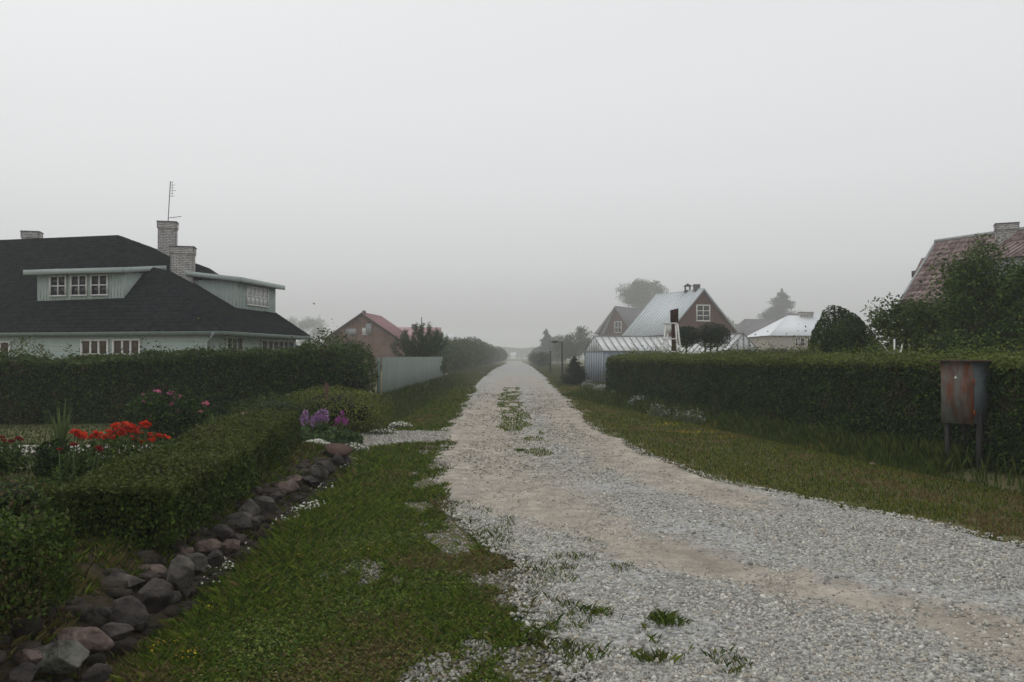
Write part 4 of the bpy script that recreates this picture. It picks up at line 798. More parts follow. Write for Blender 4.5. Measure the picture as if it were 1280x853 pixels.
# dormer with a shallow roof in the roof slope
mb = MB(); a = ap + rd * 3.0 + sp_ * .5 - UP * .55; b = ap + rd * 9 + sp_ * .5 - UP * .55; f_ = sp_ * 1.7 - UP * .75; corrug(mb, a + f_, b + f_, b, a, .28, .05); o = mb.build('dormer_roof', M['redtile'], root)
mb = MB(); f1 = sp_ * 1.5 - UP * .8; mb.slab([a + f1 + rd * .2 - UP * 1.5, b + f1 - UP * 1.5, b + f1, a + f1 + rd * .2], -sp_ * .1); mb.slab([a + f1 + rd * .2 - UP * 1.6, a + rd * .2 - UP * 1.2, a + rd * .2 - UP * .1, a + f1 + rd * .2], rd * .06); mb.build('dormer_wall', M['greytrim'], o)
mb = MB(); a = P(1143, 341, 38.6); b = P(1152, 323, 38.6); c_ = P(1164, 320, 38.2); d_ = P(1158, 341, 38.2); mb.slab([a, d_ + (0.2, 0, -.3), c_ + (.3, 0, 0), b], (.2, .5, -.12)); mb.build('porch_roof', M['redtile'], root)
mb = MB(); mb.obox(a + (.25, .2, -.15), (.5, 0, 0), (0, .6, 0), (0, 0, .3)); mb.build('porch_beam', M['darktrim'], root)
# ---- greenhouses
def greenhouse(name, label, R0, rd, L_, hw, drop, zb, n, ga='ghpane', gable_first=True):
    R0 = np.array(R0, float); rd = unit([*rd[:2], 0]); s = np.array([rd[1], -rd[0], 0]); root = thing(name, (R0 + rd * L_ / 2) * (1, 1, 0), label, 'greenhouse'); nbar = n
    frame = MB(); t = .05
    for sg in (1, -1):
        for i in range(nbar + 1):
            p = R0 + rd * L_ * i / nbar; e_ = p + s * hw * sg - UP * drop; frame.tube([p, e_, (e_[0], e_[1], 0)], t * .7, 4)
        frame.tube([R0 + s * hw * sg - UP * drop, R0 + rd * L_ + s * hw * sg - UP * drop], t, 4)
    frame.tube([R0, R0 + rd * L_], t, 4)
    for g in (R0, R0 + rd * L_):
        for k in range(-3, 4):
            q_ = k / 4; tp = g + s * hw * q_ - UP * drop * abs(q_); frame.tube([(tp[0], tp[1], 0), tp], t * .6, 4)
        frame.tube([g - s * hw - UP * drop, g + s * hw - UP * drop], t * .8, 4)
    frame.build('frame', M['ghframe'], root)
    for sg in (1, -1):
        for i in range(nbar):
            a = R0 + rd * (L_ * i / nbar + .03); b = R0 + rd * (L_ * (i + 1) / nbar - .03); mb = MB(); mb.slab([a + s * hw * sg - UP * drop, b + s * hw * sg - UP * drop, b, a], (0, 0, -.012)); mb.build('roof_pane', M['ghpane'], root)
            mb = MB(); a2 = a + s * hw * sg - UP * drop; b2 = b + s * hw * sg - UP * drop; mb.slab([a2, b2, b2 * (1, 1, 0) + UP * .1, a2 * (1, 1, 0) + UP * .1], s * .01 * -sg); mb.build('side_pane', M['ghblue'], root)
    for g in (R0, R0 + rd * L_):
        for k in range(-4, 4):
            q0, q1_ = k / 4 + .01, (k + 1) / 4 - .01; a = g + s * hw * q0 - UP * drop * abs(q0); b = g + s * hw * q1_ - UP * drop * abs(q1_); ev = R0[2] - drop
            mb = MB(); mb.slab([a * (1, 1, 0) + UP * (ev - .02), b * (1, 1, 0) + UP * (ev - .02), b, a], rd * .01) if k not in (-4, 3) else mb.slab([a * (1, 1, 0) + UP * (ev - .02), b * (1, 1, 0) + UP * (ev - .02), (b if k == -4 else a)], rd * .01); mb.build('gable_pane', M['ghpane'], root)
            mb = MB(); mb.slab([a * (1, 1, 0) + UP * .1, b * (1, 1, 0) + UP * .1, b * (1, 1, 0) + UP * (ev - .03), a * (1, 1, 0) + UP * (ev - .03)], rd * .01); mb.build('lower_pane', M['ghblue'], root)
    return root
r0 = P(742.5, 420.5, 51.7); greenhouse('greenhouse', 'long glass greenhouse with its milky roof above the end of the hedge', r0, (.975, .223), 6.4, 1.8, .95, 0, 14)
r0 = P(929.5, 417, 44.); greenhouse('greenhouse', 'small glass greenhouse right of the clipped round trees', r0, (-.40, .92), 4.5, 1.55, 1.35, 0, 9)

# ------------------------------------------------------------------ pale fence on the left
fa, fb_ = np.array([G(478, 511)[0], G(478, 511)[1]]), np.array([-4.0, 47.5]); fa = np.array([-4.0, 25.6])
fe = thing('board_fence', (-4, 36, 0), 'pale blue green board fence along the left side of the road', 'fence')
mb = MB(); y_ = 25.6; i = 0
while y_ < 47.6:
    w_ = .135; h_ = 1.68 + .02 * math.sin(i * 1.3) + rng.uniform(-.012, .012); mb.obox((-4.0, y_, -.05), (.022, 0, 0), (0, w_ - .008, 0), (0, 0, h_)); y_ += w_; i += 1
mb.build('board', M['fence'], fe, kind='stuff')
for z in (.4, 1.35): mb = MB(); mb.obox((-4.05, 25.6, z), (.048, 0, 0), (0, 22, 0), (0, 0, .08)); mb.build('rail', M['fence'], fe)
for k in range(10): mb = MB(); mb.cbox((-4.12, 25.7 + k * 2.42, -.1), .1, .1, 1.72); mb.build('post', M['fence'], fe)

# ------------------------------------------------------------------ trees
def branchy(root_xyz, h, r0, n, rad, zfrac=.35, m='bark', seed=1):
    mb = MB(); b = np.array(root_xyz, float); r_ = np.random.default_rng(seed); top = b + (r_.normal(0, .1), r_.normal(0, .1), h * .85); tips = []
    mb.tube([b - UP * .15, b + (top - b) * .4 + r_.normal(0, .05, 3), top], [r0, r0 * .75, r0 * .2], 8)
    for i in range(n):
        t = r_.uniform(zfrac, .8); s = b + (top - b) * t; a = r_.uniform(0, 6.28); e_ = s + np.array([math.cos(a) * rad[0], math.sin(a) * rad[1], rad[2] * r_.uniform(.2, .9)]) * r_.uniform(.5, .85)
        mid = (s + e_) / 2 + r_.normal(0, .06 * h / 3, 3); mb.tube([s, mid, e_], [r0 * .5, r0 * .3, r0 * .08], 6); tips.append(e_)
        for j in range(2):
            e2 = e_ + r_.normal(0, .22, 3) * rad; mb.tube([mid, (mid + e2) / 2 + r_.normal(0, .03, 3), e2], [r0 * .25, r0 * .15, r0 * .05], 5); tips.append(e2)
    return mb, tips
def tree(name, label, loc, h, rad, zc, leaf, n, cols, clumps=26, r0=.1, cat='tree', seed=1, group=None, crad=.38, spread=.9):
    loc = np.array(loc, float); rad = np.array(rad, float); root = thing(name, loc, label, cat, group=group); mb, tips = branchy(loc, h, r0, 9, rad, seed=seed); mb.build('trunk', M['bark'], root, smooth=True)
    r_ = np.random.default_rng(seed + 100); cc = loc + (0, 0, zc); ps, ds = [], []
    cen = [cc + q / np.linalg.norm(q) * r_.uniform(.3, .88) ** .7 * rad for q in r_.normal(size=(clumps, 3))]
    for i, c0 in enumerate(cen):
        rr = rad * crad * r_.uniform(.6, 1.25); p, d = blob_points(n // clumps, c0, rr, .35, .5, .95, seed=i); ps.append(p); ds.append(d)
    p = np.concatenate(ps); d = np.concatenate(ds); k = p[:, 2] > .1; p, d = p[k], d[k]
    c = palette(len(p), cols, .35) * (.7 + .6 * fb(p[:, 0], p[:, 1], p[:, 2], float(rad.mean()) * .5, 5))[:, None]
    leaves('crown', p, d * .4 + (0, 0, .5), leaf, cols, M['leaf'], root, .5, spread, colarr=c); return root
def spruce(name, label, loc, h, r, cols, n=9000, sz=.16, seed=1, group=None, droop=.35, cat='tree', zf=.04, ragged=.25, pw=.85):
    loc = np.array(loc, float); root = thing(name, loc, label, cat, group=group); mb = MB(); mb.tube([loc - UP * .2, loc + UP * h * .97], [r * .08 + .02, .01], 6); r_ = np.random.default_rng(seed); ps, ds = [], []
    nb = 70
    for i in range(nb):
        t = zf + (.97 - zf) * (i + r_.uniform(0, 1)) / nb; a = r_.uniform(0, 6.28); L_ = r * (1 - t) ** pw * r_.uniform(1 - ragged, 1 + ragged * .6) + .04 * h * .2; dv = np.array([math.cos(a), math.sin(a), -droop * .6]); s = loc + UP * h * t; e_ = s + dv * L_; mb.tube([s, e_], [.012 * h / 3, .004], 4)
        m_ = int(n / nb * (L_ / r + .15) * 1.7); q = r_.uniform(.08, 1, m_) ** .8; pp = s + np.outer(q, e_ - s) + r_.normal(0, 1, (m_, 3)) * np.array([1, 1, .55]) * (.13 * L_ + .012 * h) ; ps.append(pp); ds.append(np.tile(dv, (m_, 1)))
    m_ = n // 60; q = r_.uniform(0, 1, m_); ps.append(loc + UP * h * (.9 + .12 * q)[:, None] + r_.normal(0, .006 * h, (m_, 3))); ds.append(np.tile([0, 0, 1.], (m_, 1)))
    mb.build('trunk', M['bark'], root); p = np.concatenate(ps); d = np.concatenate(ds); k = p[:, 2] > .05; p, d = p[k], d[k]
    c = palette(len(p), cols, .3) * (.8 + .4 * fb(p[:, 0], p[:, 1], p[:, 2], r * .4, 5))[:, None]; leaves('crown', p, d * .2 + (0, 0, .6), sz, cols, M['needle'], root, .35, .7, colarr=c); return root
SPR = [(.022, .04, .022), (.03, .05, .024), (.018, .032, .018)]
# leafy trees behind the long hedge, right
def base(u, Y): return (P(u, 446, Y)[0], Y, 0.0)
LG = [(.07, .12, .018), (.09, .145, .022), (.05, .09, .016), (.03, .055, .012)]
tree('leafy_tree', 'broad leafy green tree in front of the red tiled roof', base(1228, 21), 4.4, (1.2, 1.2, 1.7), 2.75, .10, 22000, LG, 52, .09, seed=3)
tree('leafy_tree', 'leafy tree cut off by the right edge of the frame', base(1330, 19), 4.3, (1.15, 1.1, 1.4), 2.8, .11, 12000, LG, 30, .09, seed=5)
tree('fruit_tree', 'loose arching shrub like tree between the domed yew and the leafy tree', base(1138, 20), 3.0, (1.0, .9, .95), 2.25, .09, 9000, [(.08, .12, .025), (.06, .095, .02), (.04, .065, .016)], 34, .06, seed=8)
for i, (u, Y, rx, rz, lb) in enumerate(((1060, 18.5, .7, .95, 'small dark bush at the right foot of the domed yew'), (1100, 19.5, .75, 1.1, 'dark bush just left of the small white anchor ornament'), (1180, 18.2, .8, 1.15, 'dark bush under the gap between the two leafy trees'), (1215, 17.3, .7, 1.05, 'dark bush behind the top of the rusty cabinet'), (1262, 17, .9, 1.2, 'dark bush right of the rusty cabinet behind the hedge'), (1330, 17, 1.2, 1.4, 'large dark bush behind the hedge at the right edge'))):
    shrub('garden_bush', lb, base(u, Y), (rx, rx * .8, rz), .09, 2600, DARKG + GREEN[:1], lump=.4, inner=.5)
shrub('domed_yew', 'large dark conifer clipped to a smooth dome behind the hedge', base(1050, 22), (.92, .9, 1.75), .085, 20000, [(.034, .062, .014), (.046, .078, .018), (.026, .048, .012)], lump=.2, inner=.12, base=-.55, cat='topiary', spread=.7)
# clipped round trees
for i, (u, Y, zc, rx, rz, tr, lb) in enumerate(((858, 34, 2.47, .52, .42, (-.0,), 'smaller clipped round tree left of its twin with a thin trunk'), (891, 34, 2.50, .70, .50, (-.28, -.08, .18), 'wider clipped round tree on three thin trunks above the hedge'))):
    b_ = np.array(base(u, Y)); root = thing('clipped_tree', b_, lb, 'tree')
    for t in tr:
        mb = MB(); mb.tube([b_ + (t * .6, 0, -.1), b_ + (t * .8, 0, 1.2), b_ + (t * 1.3, .03, zc)], [.05, .045, .03], 7); mb.build('trunk', M['bark'], root)
    p, d = blob_points(4200, b_ + (0, 0, zc), (rx, rx, rz), .28, .5, .6, seed=i + 4); c = palette(len(p), [(.02, .04, .022), (.028, .05, .026), (.016, .03, .018)], .3); leaves('crown', p, d, .075, None, M['leaf'], root, .5, .9, colarr=c); ico('twigs', b_ + (0, 0, zc), (rx * .7, rx * .7, rz * .65), M['core'], root, 2, .2, 1)
# young pine behind fence
def pine(loc, h, r):
    loc = np.array(loc, float); root = thing('young_pine', loc, 'young dark pine with upright candles rising behind the pale fence', 'tree'); mb = MB(); r_ = np.random.default_rng(4); ps, ds, cs = [], [], []
    mb.tube([loc - UP * .2, loc + UP * h * .95], [.09, .02], 7)
    def branch(s, e_, up, n_, wd):
        mid = (s + e_) / 2 - UP * .08; tip = e_ + UP * up + (e_ - s) * (.15, .15, 0) * up; pts = [s, mid, e_, tip]; mb.tube(pts, [.028, .02, .014, .006], 5)
        for a, b in zip(pts[:-1], pts[1:]):
            m_ = int(n_ * np.linalg.norm(b - a)); q = r_.uniform(0, 1, (m_, 1)); ps.append(a + (b - a) * q + r_.normal(0, wd, (m_, 3))); ds.append(np.tile(unit(b - a), (m_, 1)))
    for i in range(74):
        a = r_.uniform(0, 6.28); q = r_.uniform(.05, 1) ** .6; tz = h * r_.uniform(.3, 1.0 - .30 * q) * (1 if i % 3 else 1.0); tz = min(tz, h * (1.0 - .3 * q)); tz = h * (1 - .3 * q) * r_.uniform(.86, 1) if i % 2 else tz
        R_ = r * q * min(1, 1.25 * (1.35 - tz / h)); e_ = loc + np.array([math.cos(a) * R_, math.sin(a) * R_, tz - .45]); s = loc + UP * max(.1, tz - .75 - .6 * R_); branch(s, e_, .45, 190, .055)
    mb.build('trunk', M['bark'], root); p = np.concatenate(ps); d = np.concatenate(ds); leaves('crown', p, rand_unit(len(p)) * .5 + d * .2, .17, None, M['needle'], root, .13, .8, colarr=palette(len(p), [(.055, .095, .035), (.075, .115, .045), (.038, .065, .028)], .3)); return root
pine(base(527, 47), 4.1, 1.75)
# spruces and round trees in the mist
spruce('spruce', 'tall hazy spruce standing by the right verge far down the road', base(683, 270), 10.4, 4.6, SPR, 14000, .55, 3)
shrub('hazy_bush', 'small hazy bush just right of the far spruce', base(697, 240), (3.4, 3.4, 3.8), .52, 2200, DARKG, lump=.3)
tree('hazy_tree', 'hazy bushy tree between the street lamp and the greenhouse', base(724, 185), 7.8, (4.4, 4.1, 3.7), 4.6, .45, 5000, GREEN, 22, .09, seed=12)
tree('hazy_tree', 'low hazy tree directly behind the street lamp', base(706, 175), 5.8, (2.8, 2.6, 2.7), 3.2, .4, 3000, GREEN + DARKG, 18, .07, seed=13)
shrub('hazy_bush', 'small hazy bush left of the far spruce', base(672, 260), (2.2, 2.2, 2.1), .45, 1200, DARKG)
spruce('small_spruce', 'small dark bushy spruce beside the lawn strip near the hedge end', (3.5, 46.5, 0), 1.65, .95, [(.014, .026, .015), (.02, .034, .018)], 7000, .09, 6, droop=-.1, cat='shrub', ragged=.2)
spruce('spruce', 'hazy spruce top above the white roofed bungalow', base(978, 360), 30.3, 14, [(.035, .055, .03), (.03, .05, .03)], 34000, .8, 9, ragged=.4, pw=.62)
tree('big_tree', 'large hazy round crowned tree behind the grey gabled house', base(802, 360), 33, (10, 9.6, 7.6), 27.6, .7, 14000, GREEN, 30, .3, seed=21)
tree('big_tree', 'very faint round tree behind the pale green house on the left', base(388, 460), 25, (9.0, 9, 8), 16.0, .7, 12000, GREEN, 24, .25, seed=22)
tree('big_tree', 'very faint tree peeking over the eave of the pale green house', base(357, 470), 24, (8.5, 8.5, 8), 15, .7, 9000, GREEN, 20, .2, seed=23)
for u, Y, rz_, lb in ((905, 350, 9.4, 'faint tree left of the dark grey roof'), (945, 360, 10.5, 'faint tree above the dark grey roof'), (1075, 330, 8.2, 'faint tree behind the domed yew'), (1012, 340, 9.4, 'faint tree behind the chimney of the white roofed bungalow')):
    tree('misty_tree', lb, base(u, Y), rz_ * 2, (9, 8.7, rz_ * .8), rz_ * 1.15, 1.1, 3500, GREEN, 18, .2, seed=int(u))
# bushes along the left verge beyond the fence
lft = [(563, 50, 1.1, 1.05), (573, 57, 1.2, 1.15), (582, 64, 1.3, 1.25), (592, 73, 1.5, 1.45), (600, 84, 1.7, 1.6), (607, 98, 1.8, 1.6), (612, 115, 1.9, 1.6), (618, 135, 2.0, 1.6), (624, 160, 2.2, 1.6), (630, 190, 2.0, 1.5)]
nm = ('first', 'second', 'third', 'fourth', 'fifth', 'sixth', 'seventh', 'eighth', 'ninth', 'last')
for (u, Y, rx, rz_), k in zip(lft, nm):
    Y, rx, rz_ = Y * 1.4, rx * 1.35, rz_ * 1.35
    shrub('verge_bush', f'dark verge bush, {k} in the row beyond the pale fence', (P(u, 446, Y)[0] - 1.4, Y, 0), (rx, rx * 1.6, rz_), .14 + .001 * Y, 3200, GREEN + [(.05, .075, .035)], lump=.3, inner=.4, group='bushes along the left verge beyond the fence')
rgt = [(668, 125, 1.2, 1.2, 'first'), (664, 150, 1.4, 1.2, 'second'), (661, 180, 1.6, 1.3, 'last')]
for u, Y, rx, rz_, k in rgt: shrub('verge_bush', f'faint right verge bush, {k} beyond the small hazy bushes', (P(u, 446, Y)[0] + 1.3, Y, 0), (rx, rx, rz_), .3, 900, DARKG, group='faint bushes along the right verge')
# far wood closing the view in the mist
n = 42000; x = rng.uniform(-560, 560, n); hh = 7 + 15 * fb(x, x * 0, 0, 60, 95) * sst(0, 60, np.abs(x - 8) + 22); zz = hh * rng.uniform(0, 1, n) ** .7; yy = 690 + rng.normal(0, 6, n) + 8 * (fb(x, zz, 0, 12, 96) - .5)
o_ = leaves('far_wood', np.stack([x, yy, zz], 1), np.tile([0, -1., .4], (n, 1)), 1.9, GREEN, M['leaf'], None, .6, .8); tag(o_, 'faint far wood closing the misty view behind the road and houses', 'wood', kind='stuff')
# shrubs round the dark garden hedge
shrub('lilac_bush', 'rounded lighter green bush rising over the dark hedge near the house eave', (-5.4, 25.2, 0), (1.25, 1.1, 1.2), .10, 5000, [(.06, .09, .03), (.045, .075, .025)], lump=.3, inner=.5)
shrub('lilac_bush', 'dark bush forming the right hand end of the garden hedge', (-4.55, 23.2, 0), (.75, 1.2, 1.05), .08, 5000, DARKG + GREEN, lump=.2, inner=.4)
shrub('yellow_leaved_shrub', 'yellowish bush above the hedge in front of the house wall', (-12.4, 21.2, 0), (.8, .7, 1.05), .08, 2600, [(.12, .13, .05), (.08, .10, .03)], lump=.4, inner=.5)
shrub('golden_shrub', 'low golden green spreading shrub beside the gravel path entrance', (-3.75, 17.6, 0), (1.15, 1.0, .52), .05, 7000, [(.13, .15, .028), (.15, .16, .03), (.10, .13, .026)], lump=.25, inner=.4)
shrub('garden_bush', 'low bright green bush behind the purple flowers', (-4.7, 16.6, 0.05), (.9, .8, .42), .05, 3600, [(.06, .09, .02), (.05, .08, .02)], lump=.3)
shrub('garden_bush', 'low weedy greenery between the two low hedge pieces', (-3.75, 5.7, .25), (.5, .35, .16), .04, 2200, GREEN, lump=.5)
shrub('garden_bush', 'low weedy greenery behind the near end of the clipped hedge', (-4.6, 7.2, .25), (.7, .6, .18), .045, 3000, GREEN + [(.12, .08, .04)], lump=.5)
shrub('garden_bush', 'weedy green bush at the left edge near the paving', (-6.35, 9.6, .25), (.6, .5, .22), .05, 2600, GREEN, lump=.4)

# ------------------------------------------------------------------ flowers
def flowerheads(pts, size, cols, parent, name='flower', petals=26, joined=False):
    allp = []
    for i, c0 in enumerate(pts):
        d = rand_unit(petals); d[:, 2] = np.abs(d[:, 2]) * .6; s = size * rng.uniform(.75, 1.25); p = np.array(c0) + d * s * np.array([.42, .42, .25])
        if joined: allp.append((p, d)); continue
        leaves(name, p, d, s * .6, cols, M['petal'], parent, .6, .8, var=.25)
    if joined:
        p = np.concatenate([a for a, b in allp]); d = np.concatenate([b for a, b in allp]); leaves(name, p, d, size * .75, cols, M['petal'], parent, .8, .35, var=.2, kind='stuff')
def flowerbed(name, label, centre, pts, size, cols, cat='flowers', leafcols=GREEN, foliage=(.5, .4, .35), nleaf=1600, leaf=.06, joined=False, petals=26, stemw=.006, aspect=.4):
    centre = np.array(centre, float); root = thing(name, centre, label, cat); mb = MB()
    for q_ in pts:
        b0 = np.array([centre[0] + (q_[0] - centre[0]) * .7, centre[1] + (q_[1] - centre[1]) * .7, centre[2]]); mb.tube([b0, (b0 + q_) / 2 + rng.normal(0, .02, 3), q_], stemw, 4)
    mb.build('stem', M['leafstem'], root); p, d = blob_points(nleaf, centre + (0, 0, foliage[2] * .8), foliage, .35, .5, .9); k = p[:, 2] > centre[2]; p, d = p[k], d[k]
    leaves('foliage', p, d * .4 + (0, 0, .3), leaf, leafcols, M['leaf'], root, aspect, .9); flowerheads(pts, size, cols, root, joined=joined, petals=petals); return root
M['leafstem'] = mat('stem_green', (.06, .09, .03), .8, .2, 5, 0)
RED = [(.60, .045, .018), (.68, .075, .03), (.48, .03, .015)]
yf = 8.6
def pf(u, v, Y=yf): return P(u, v, Y)
flowerbed('red_lilies', 'small red flower clump left of the main red flower bed', (pf(97, 575)[0], yf, .28), [pf(93, 540), pf(99, 541), pf(104, 546), pf(97, 544), pf(102, 543)], .085, RED, foliage=(.22, .2, .22), nleaf=700)
flowerbed('red_lilies', 'large bed of bright red flowers above the low hedge', (pf(155, 575)[0], yf + .1, .28), [pf(*q_, yf + .1) for q_ in ((141, 533), (146, 531), (150, 536), (143, 540), (151, 541), (157, 543), (162, 532), (165, 534), (170, 537), (174, 535), (160, 540), (181, 529), (178, 530), (185, 531), (170, 549), (177, 552), (138, 543), (133, 545), (121, 547), (116, 545), (124, 543), (147, 545), (168, 540), (155, 538), (145, 536), (149, 540), (160, 536), (173, 541), (165, 546), (128, 548), (112, 548), (119, 541), (140, 548), (182, 534), (190, 551), (157, 530), (136, 539))], .07, RED, petals=18, foliage=(.65, .35, .30), nleaf=4200)
flowerbed('red_lilies', 'loose red flowers at the right end of the flower bed', (pf(196, 565)[0], yf + .2, .28), [pf(*q_, yf + .2) for q_ in ((187, 543), (191, 546), (198, 544), (204, 546), (209, 548), (184, 546))], .075, RED, foliage=(.3, .25, .2), nleaf=900)
flowerbed('dark_red_flowers', 'dull dark red flowers at the left edge by the paving', (pf(12, 570, 10.)[0], 10., .28), [pf(*q_, 10.) for q_ in ((2, 547), (5, 551), (22, 548), (26, 550), (14, 552), (0, 553))], .06, [(.25, .02, .02), (.18, .02, .02)], foliage=(.6, .3, .2), nleaf=1200)
flowerbed('dark_red_flowers', 'few dark red blooms low beside the tall leafy plant', (pf(85, 585, 8.2)[0], 8.2, .28), [pf(*q_, 8.2) for q_ in ((74, 562), (92, 556), (123, 560), (126, 563))], .06, [(.25, .02, .02)], foliage=(.35, .3, .12), nleaf=600)
yp = 15.5; PK = [(.62, .17, .33), (.70, .25, .40), (.55, .12, .26)]
flowerbed('peony_bush', 'dark leafy peony bush with large pink blooms in front of the hedge', (pf(205, 530, yp)[0], yp, .05), [pf(*q_, yp) for q_ in ((182, 494), (196, 490), (214, 492), (215, 505), (221, 515), (178, 503), (222, 496), (192, 520))], .13, PK, foliage=(.75, .55, .55), nleaf=5000, leaf=.09, leafcols=DARKG, petals=30)
flowerbed('peony_bush', 'smaller pink peony plant right of the big peony bush', (pf(256, 530, yp)[0], yp, .05), [pf(*q_, yp) for q_ in ((257, 505), (251, 515))], .12, [(.66, .2, .25)], foliage=(.4, .35, .35), nleaf=1500, leaf=.08, leafcols=DARKG)
flowerbed('pale_rose', 'single pale pink bloom over the far end of the low hedge', (pf(306, 535, 13.5)[0], 13.5, .1), [pf(306, 519, 13.5)], .12, [(.7, .5, .45)], foliage=(.3, .3, .25), nleaf=900, leaf=.06)
# purple spires by the path
yq = 14.6
root = flowerbed('purple_flowers', 'clump of tall purple flower spikes by the gravel path', (pf(392, 540, yq)[0], yq, .03), [], .08, PK, foliage=(.55, .45, .28), nleaf=2400, leaf=.11, leafcols=[(.06, .10, .035), (.05, .085, .03)], aspect=.6) if False else None
def spires(label, specs, Y, cols, fol, name='purple_flowers'):
    cx = float(np.mean([P(u, v, Y)[0] for u, v, h_ in specs])); root = thing(name, (cx, Y, float(HT(cx, Y))), label, 'flowers'); mb = MB(); z0 = float(HT(cx, Y))
    for u, v, h_ in specs:
        q_ = P(u, v, Y); mb.tube([(q_[0] * .9 + cx * .1, Y, z0), q_], .008, 4); m_ = 90; t = rng.uniform(0, 1, m_); hh = h_ * Y / F; pp = q_ - np.outer(t * hh, UP) + rng.normal(0, .020, (m_, 3)) * (1 - .5 * (1 - t))[:, None]; leaves('flower', pp, rand_unit(m_), .034, cols, M['petal'], root, .8, .9, var=.35)
    mb.build('stem', M['leafstem'], root); p, d = blob_points(2600, (cx, Y - .05, z0 + fol[2] * .6), fol, .3, .5, .9); k = p[:, 2] > z0; leaves('foliage', p[k], d[k] * .5 + (0, 0, .5), .12, [(.06, .10, .035), (.05, .085, .03), (.08, .12, .04)], M['leaf'], root, .6, .7)
PU = [(.42, .24, .46), (.50, .30, .52), (.34, .18, .40)]
spires('clump of tall purple flower spikes by the gravel path', [(380, 513, 14), (384, 515, 13), (390, 520, 16), (397, 514, 14), (401, 512, 15), (405, 513, 13), (409, 514, 12), (378, 519, 10), (394, 518, 10)], 14.6, PU, (.52, .4, .26))
spires('small purple flower clump right of the tall purple spikes', [(424, 522, 6), (429, 522, 7), (433, 524, 6), (428, 515, 4), (421, 524, 5)], 14.9, [(.42, .13, .36), (.36, .1, .3)], (.36, .35, .2))
# upright leafy plants
def sword(name, label, loc, h, n, spread, cols, wd=.03, cat='plant'):
    loc = np.array(loc, float); root = thing(name, loc, label, cat); vs = []; fs = []
    for i in range(n):
        a = rng.uniform(0, 6.28); L_ = h * rng.uniform(.65, 1.1); out = spread * rng.uniform(.2, 1); b = np.array([math.cos(a), math.sin(a), 0]); s = np.cross(b, UP) * wd; k = len(vs)
        p0, p1, p2, p3 = loc, loc + b * out * .25 + UP * L_ * .45, loc + b * out * .6 + UP * L_ * .8, loc + b * out + UP * L_
        vs += [p0 - s * .6, p0 + s * .6, p1 - s, p1 + s, p2 - s * .7, p2 + s * .7, p3]; fs += [[k, k + 1, k + 3, k + 2], [k + 2, k + 3, k + 5, k + 4], [k + 4, k + 5, k + 6]]
    c = np.repeat(palette(n, cols, .2), 7, axis=0); mesh_np('foliage', np.array(vs), np.concatenate([np.array(f) for f in fs]), [len(f) for f in fs], M['leaf'], root, col=c); return root
q_ = P(76, 560, 9.0); r_ = sword('tall_plant', 'tall pale green spiky plant left of the red flowers', (q_[0], 9.0, .28), .85, 46, .22, [(.12, .15, .06), (.09, .13, .045)], .012)
shrub('garden_bush', 'dark bush at the foot of the tall spiky plant', (q_[0], 8.9, .25), (.22, .2, .26), .05, 1400, DARKG)
q_ = P(266, 535, 14.5); sword('iris_plant', 'upright sword leaved plant beside the pink peonies', (q_[0], 14.5, .03), .62, 26, .16, [(.10, .13, .04), (.08, .12, .035)], .02)
q_ = P(165, 530, 15.0); sword('iris_plant', 'pale arching leaves left of the peony bush', (q_[0], 15.0, .03), .35, 16, .45, [(.12, .16, .08)], .025)
# white flowers: many tiny heads, nobody could count them
def whites(label, spots, dens, h0, size=.018, cols=((.75, .75, .68), (.62, .62, .5)), name='white_flowers', stemc=((.16, .19, .10), (.12, .15, .07))):
    ps, bs = [], []
    for (u, v, ru, rv, n) in spots:
        g0 = G(u, v); f_ = g0[1] / F; a = rng.uniform(0, 6.28, n); r = np.sqrt(rng.uniform(0, 1, n)); xx = g0[0] + r * np.cos(a) * ru * f_; yy = g0[1] + r * np.sin(a) * rv * f_ * 1.5; hh = h0 * (.25 + .75 * np.sqrt(np.clip(1 - r ** 2, 0, 1))) * rng.uniform(.6, 1.1, n); ps.append(np.stack([xx, yy, HT(xx, yy) + hh], 1))
    p = np.concatenate(ps); leaves(name, p, np.tile([0, -.3, 1.], (len(p), 1)), size * (1 + .04 * p[:, 1]), list(cols), M['petal'], None, .9, .6, var=.15); tag(bpy.context.scene.collection.objects[-1], label, 'flowers', kind='stuff')
    rep = np.repeat(p, 3, 0); h = (rep[:, 2] - HT(rep[:, 0], rep[:, 1])); blades(name.replace('flowers', 'flower_stems'), rep[:, 0] + rng.normal(0, .012, len(rep)), rep[:, 1] + rng.normal(0, .012, len(rep)), h * rng.uniform(.7, 1, len(rep)), .004 + .0007 * rep[:, 1], palette(len(rep), stemc, .2), 'silvery green stems under the white flowers ' + label.split(' ', 2)[2], 'flower stems', lean=.3)
whites('small white daisies at the edge of the boulder bank', [(277, 712, 16, 12, 45), (262, 730, 14, 10, 10), (300, 690, 12, 8, 10), (385, 640, 26, 14, 110), (360, 655, 20, 10, 50), (405, 612, 16, 8, 22), (440, 585, 18, 6, 20)], 1, .16)
whites('white carpet of blossom round the wooden slab and the path edge', [(398, 572, 22, 9, 420), (440, 566, 22, 6, 170), (500, 536, 16, 5, 200), (480, 545, 20, 5, 120)], 1, .16, .02)
whites('frothy white blossom mounds at the foot of the long hedge', [(752, 494, 13, 5, 520), (774, 500, 15, 5, 420), (798, 507, 14, 5, 130), (824, 518, 15, 6, 80), (850, 522, 16, 6, 40), (868, 528, 16, 6, 60), (735, 486, 9, 3, 130)], 1, .42, .024, ((.40, .42, .39), (.30, .33, .28)))
whites('white roses over the hedge in front of the small greenhouse', [(915, 487, 12, 3, 90), (932, 488, 4, 2, 20)], 1, 1.9, .05, ((.55, .6, .42), (.65, .65, .6)))
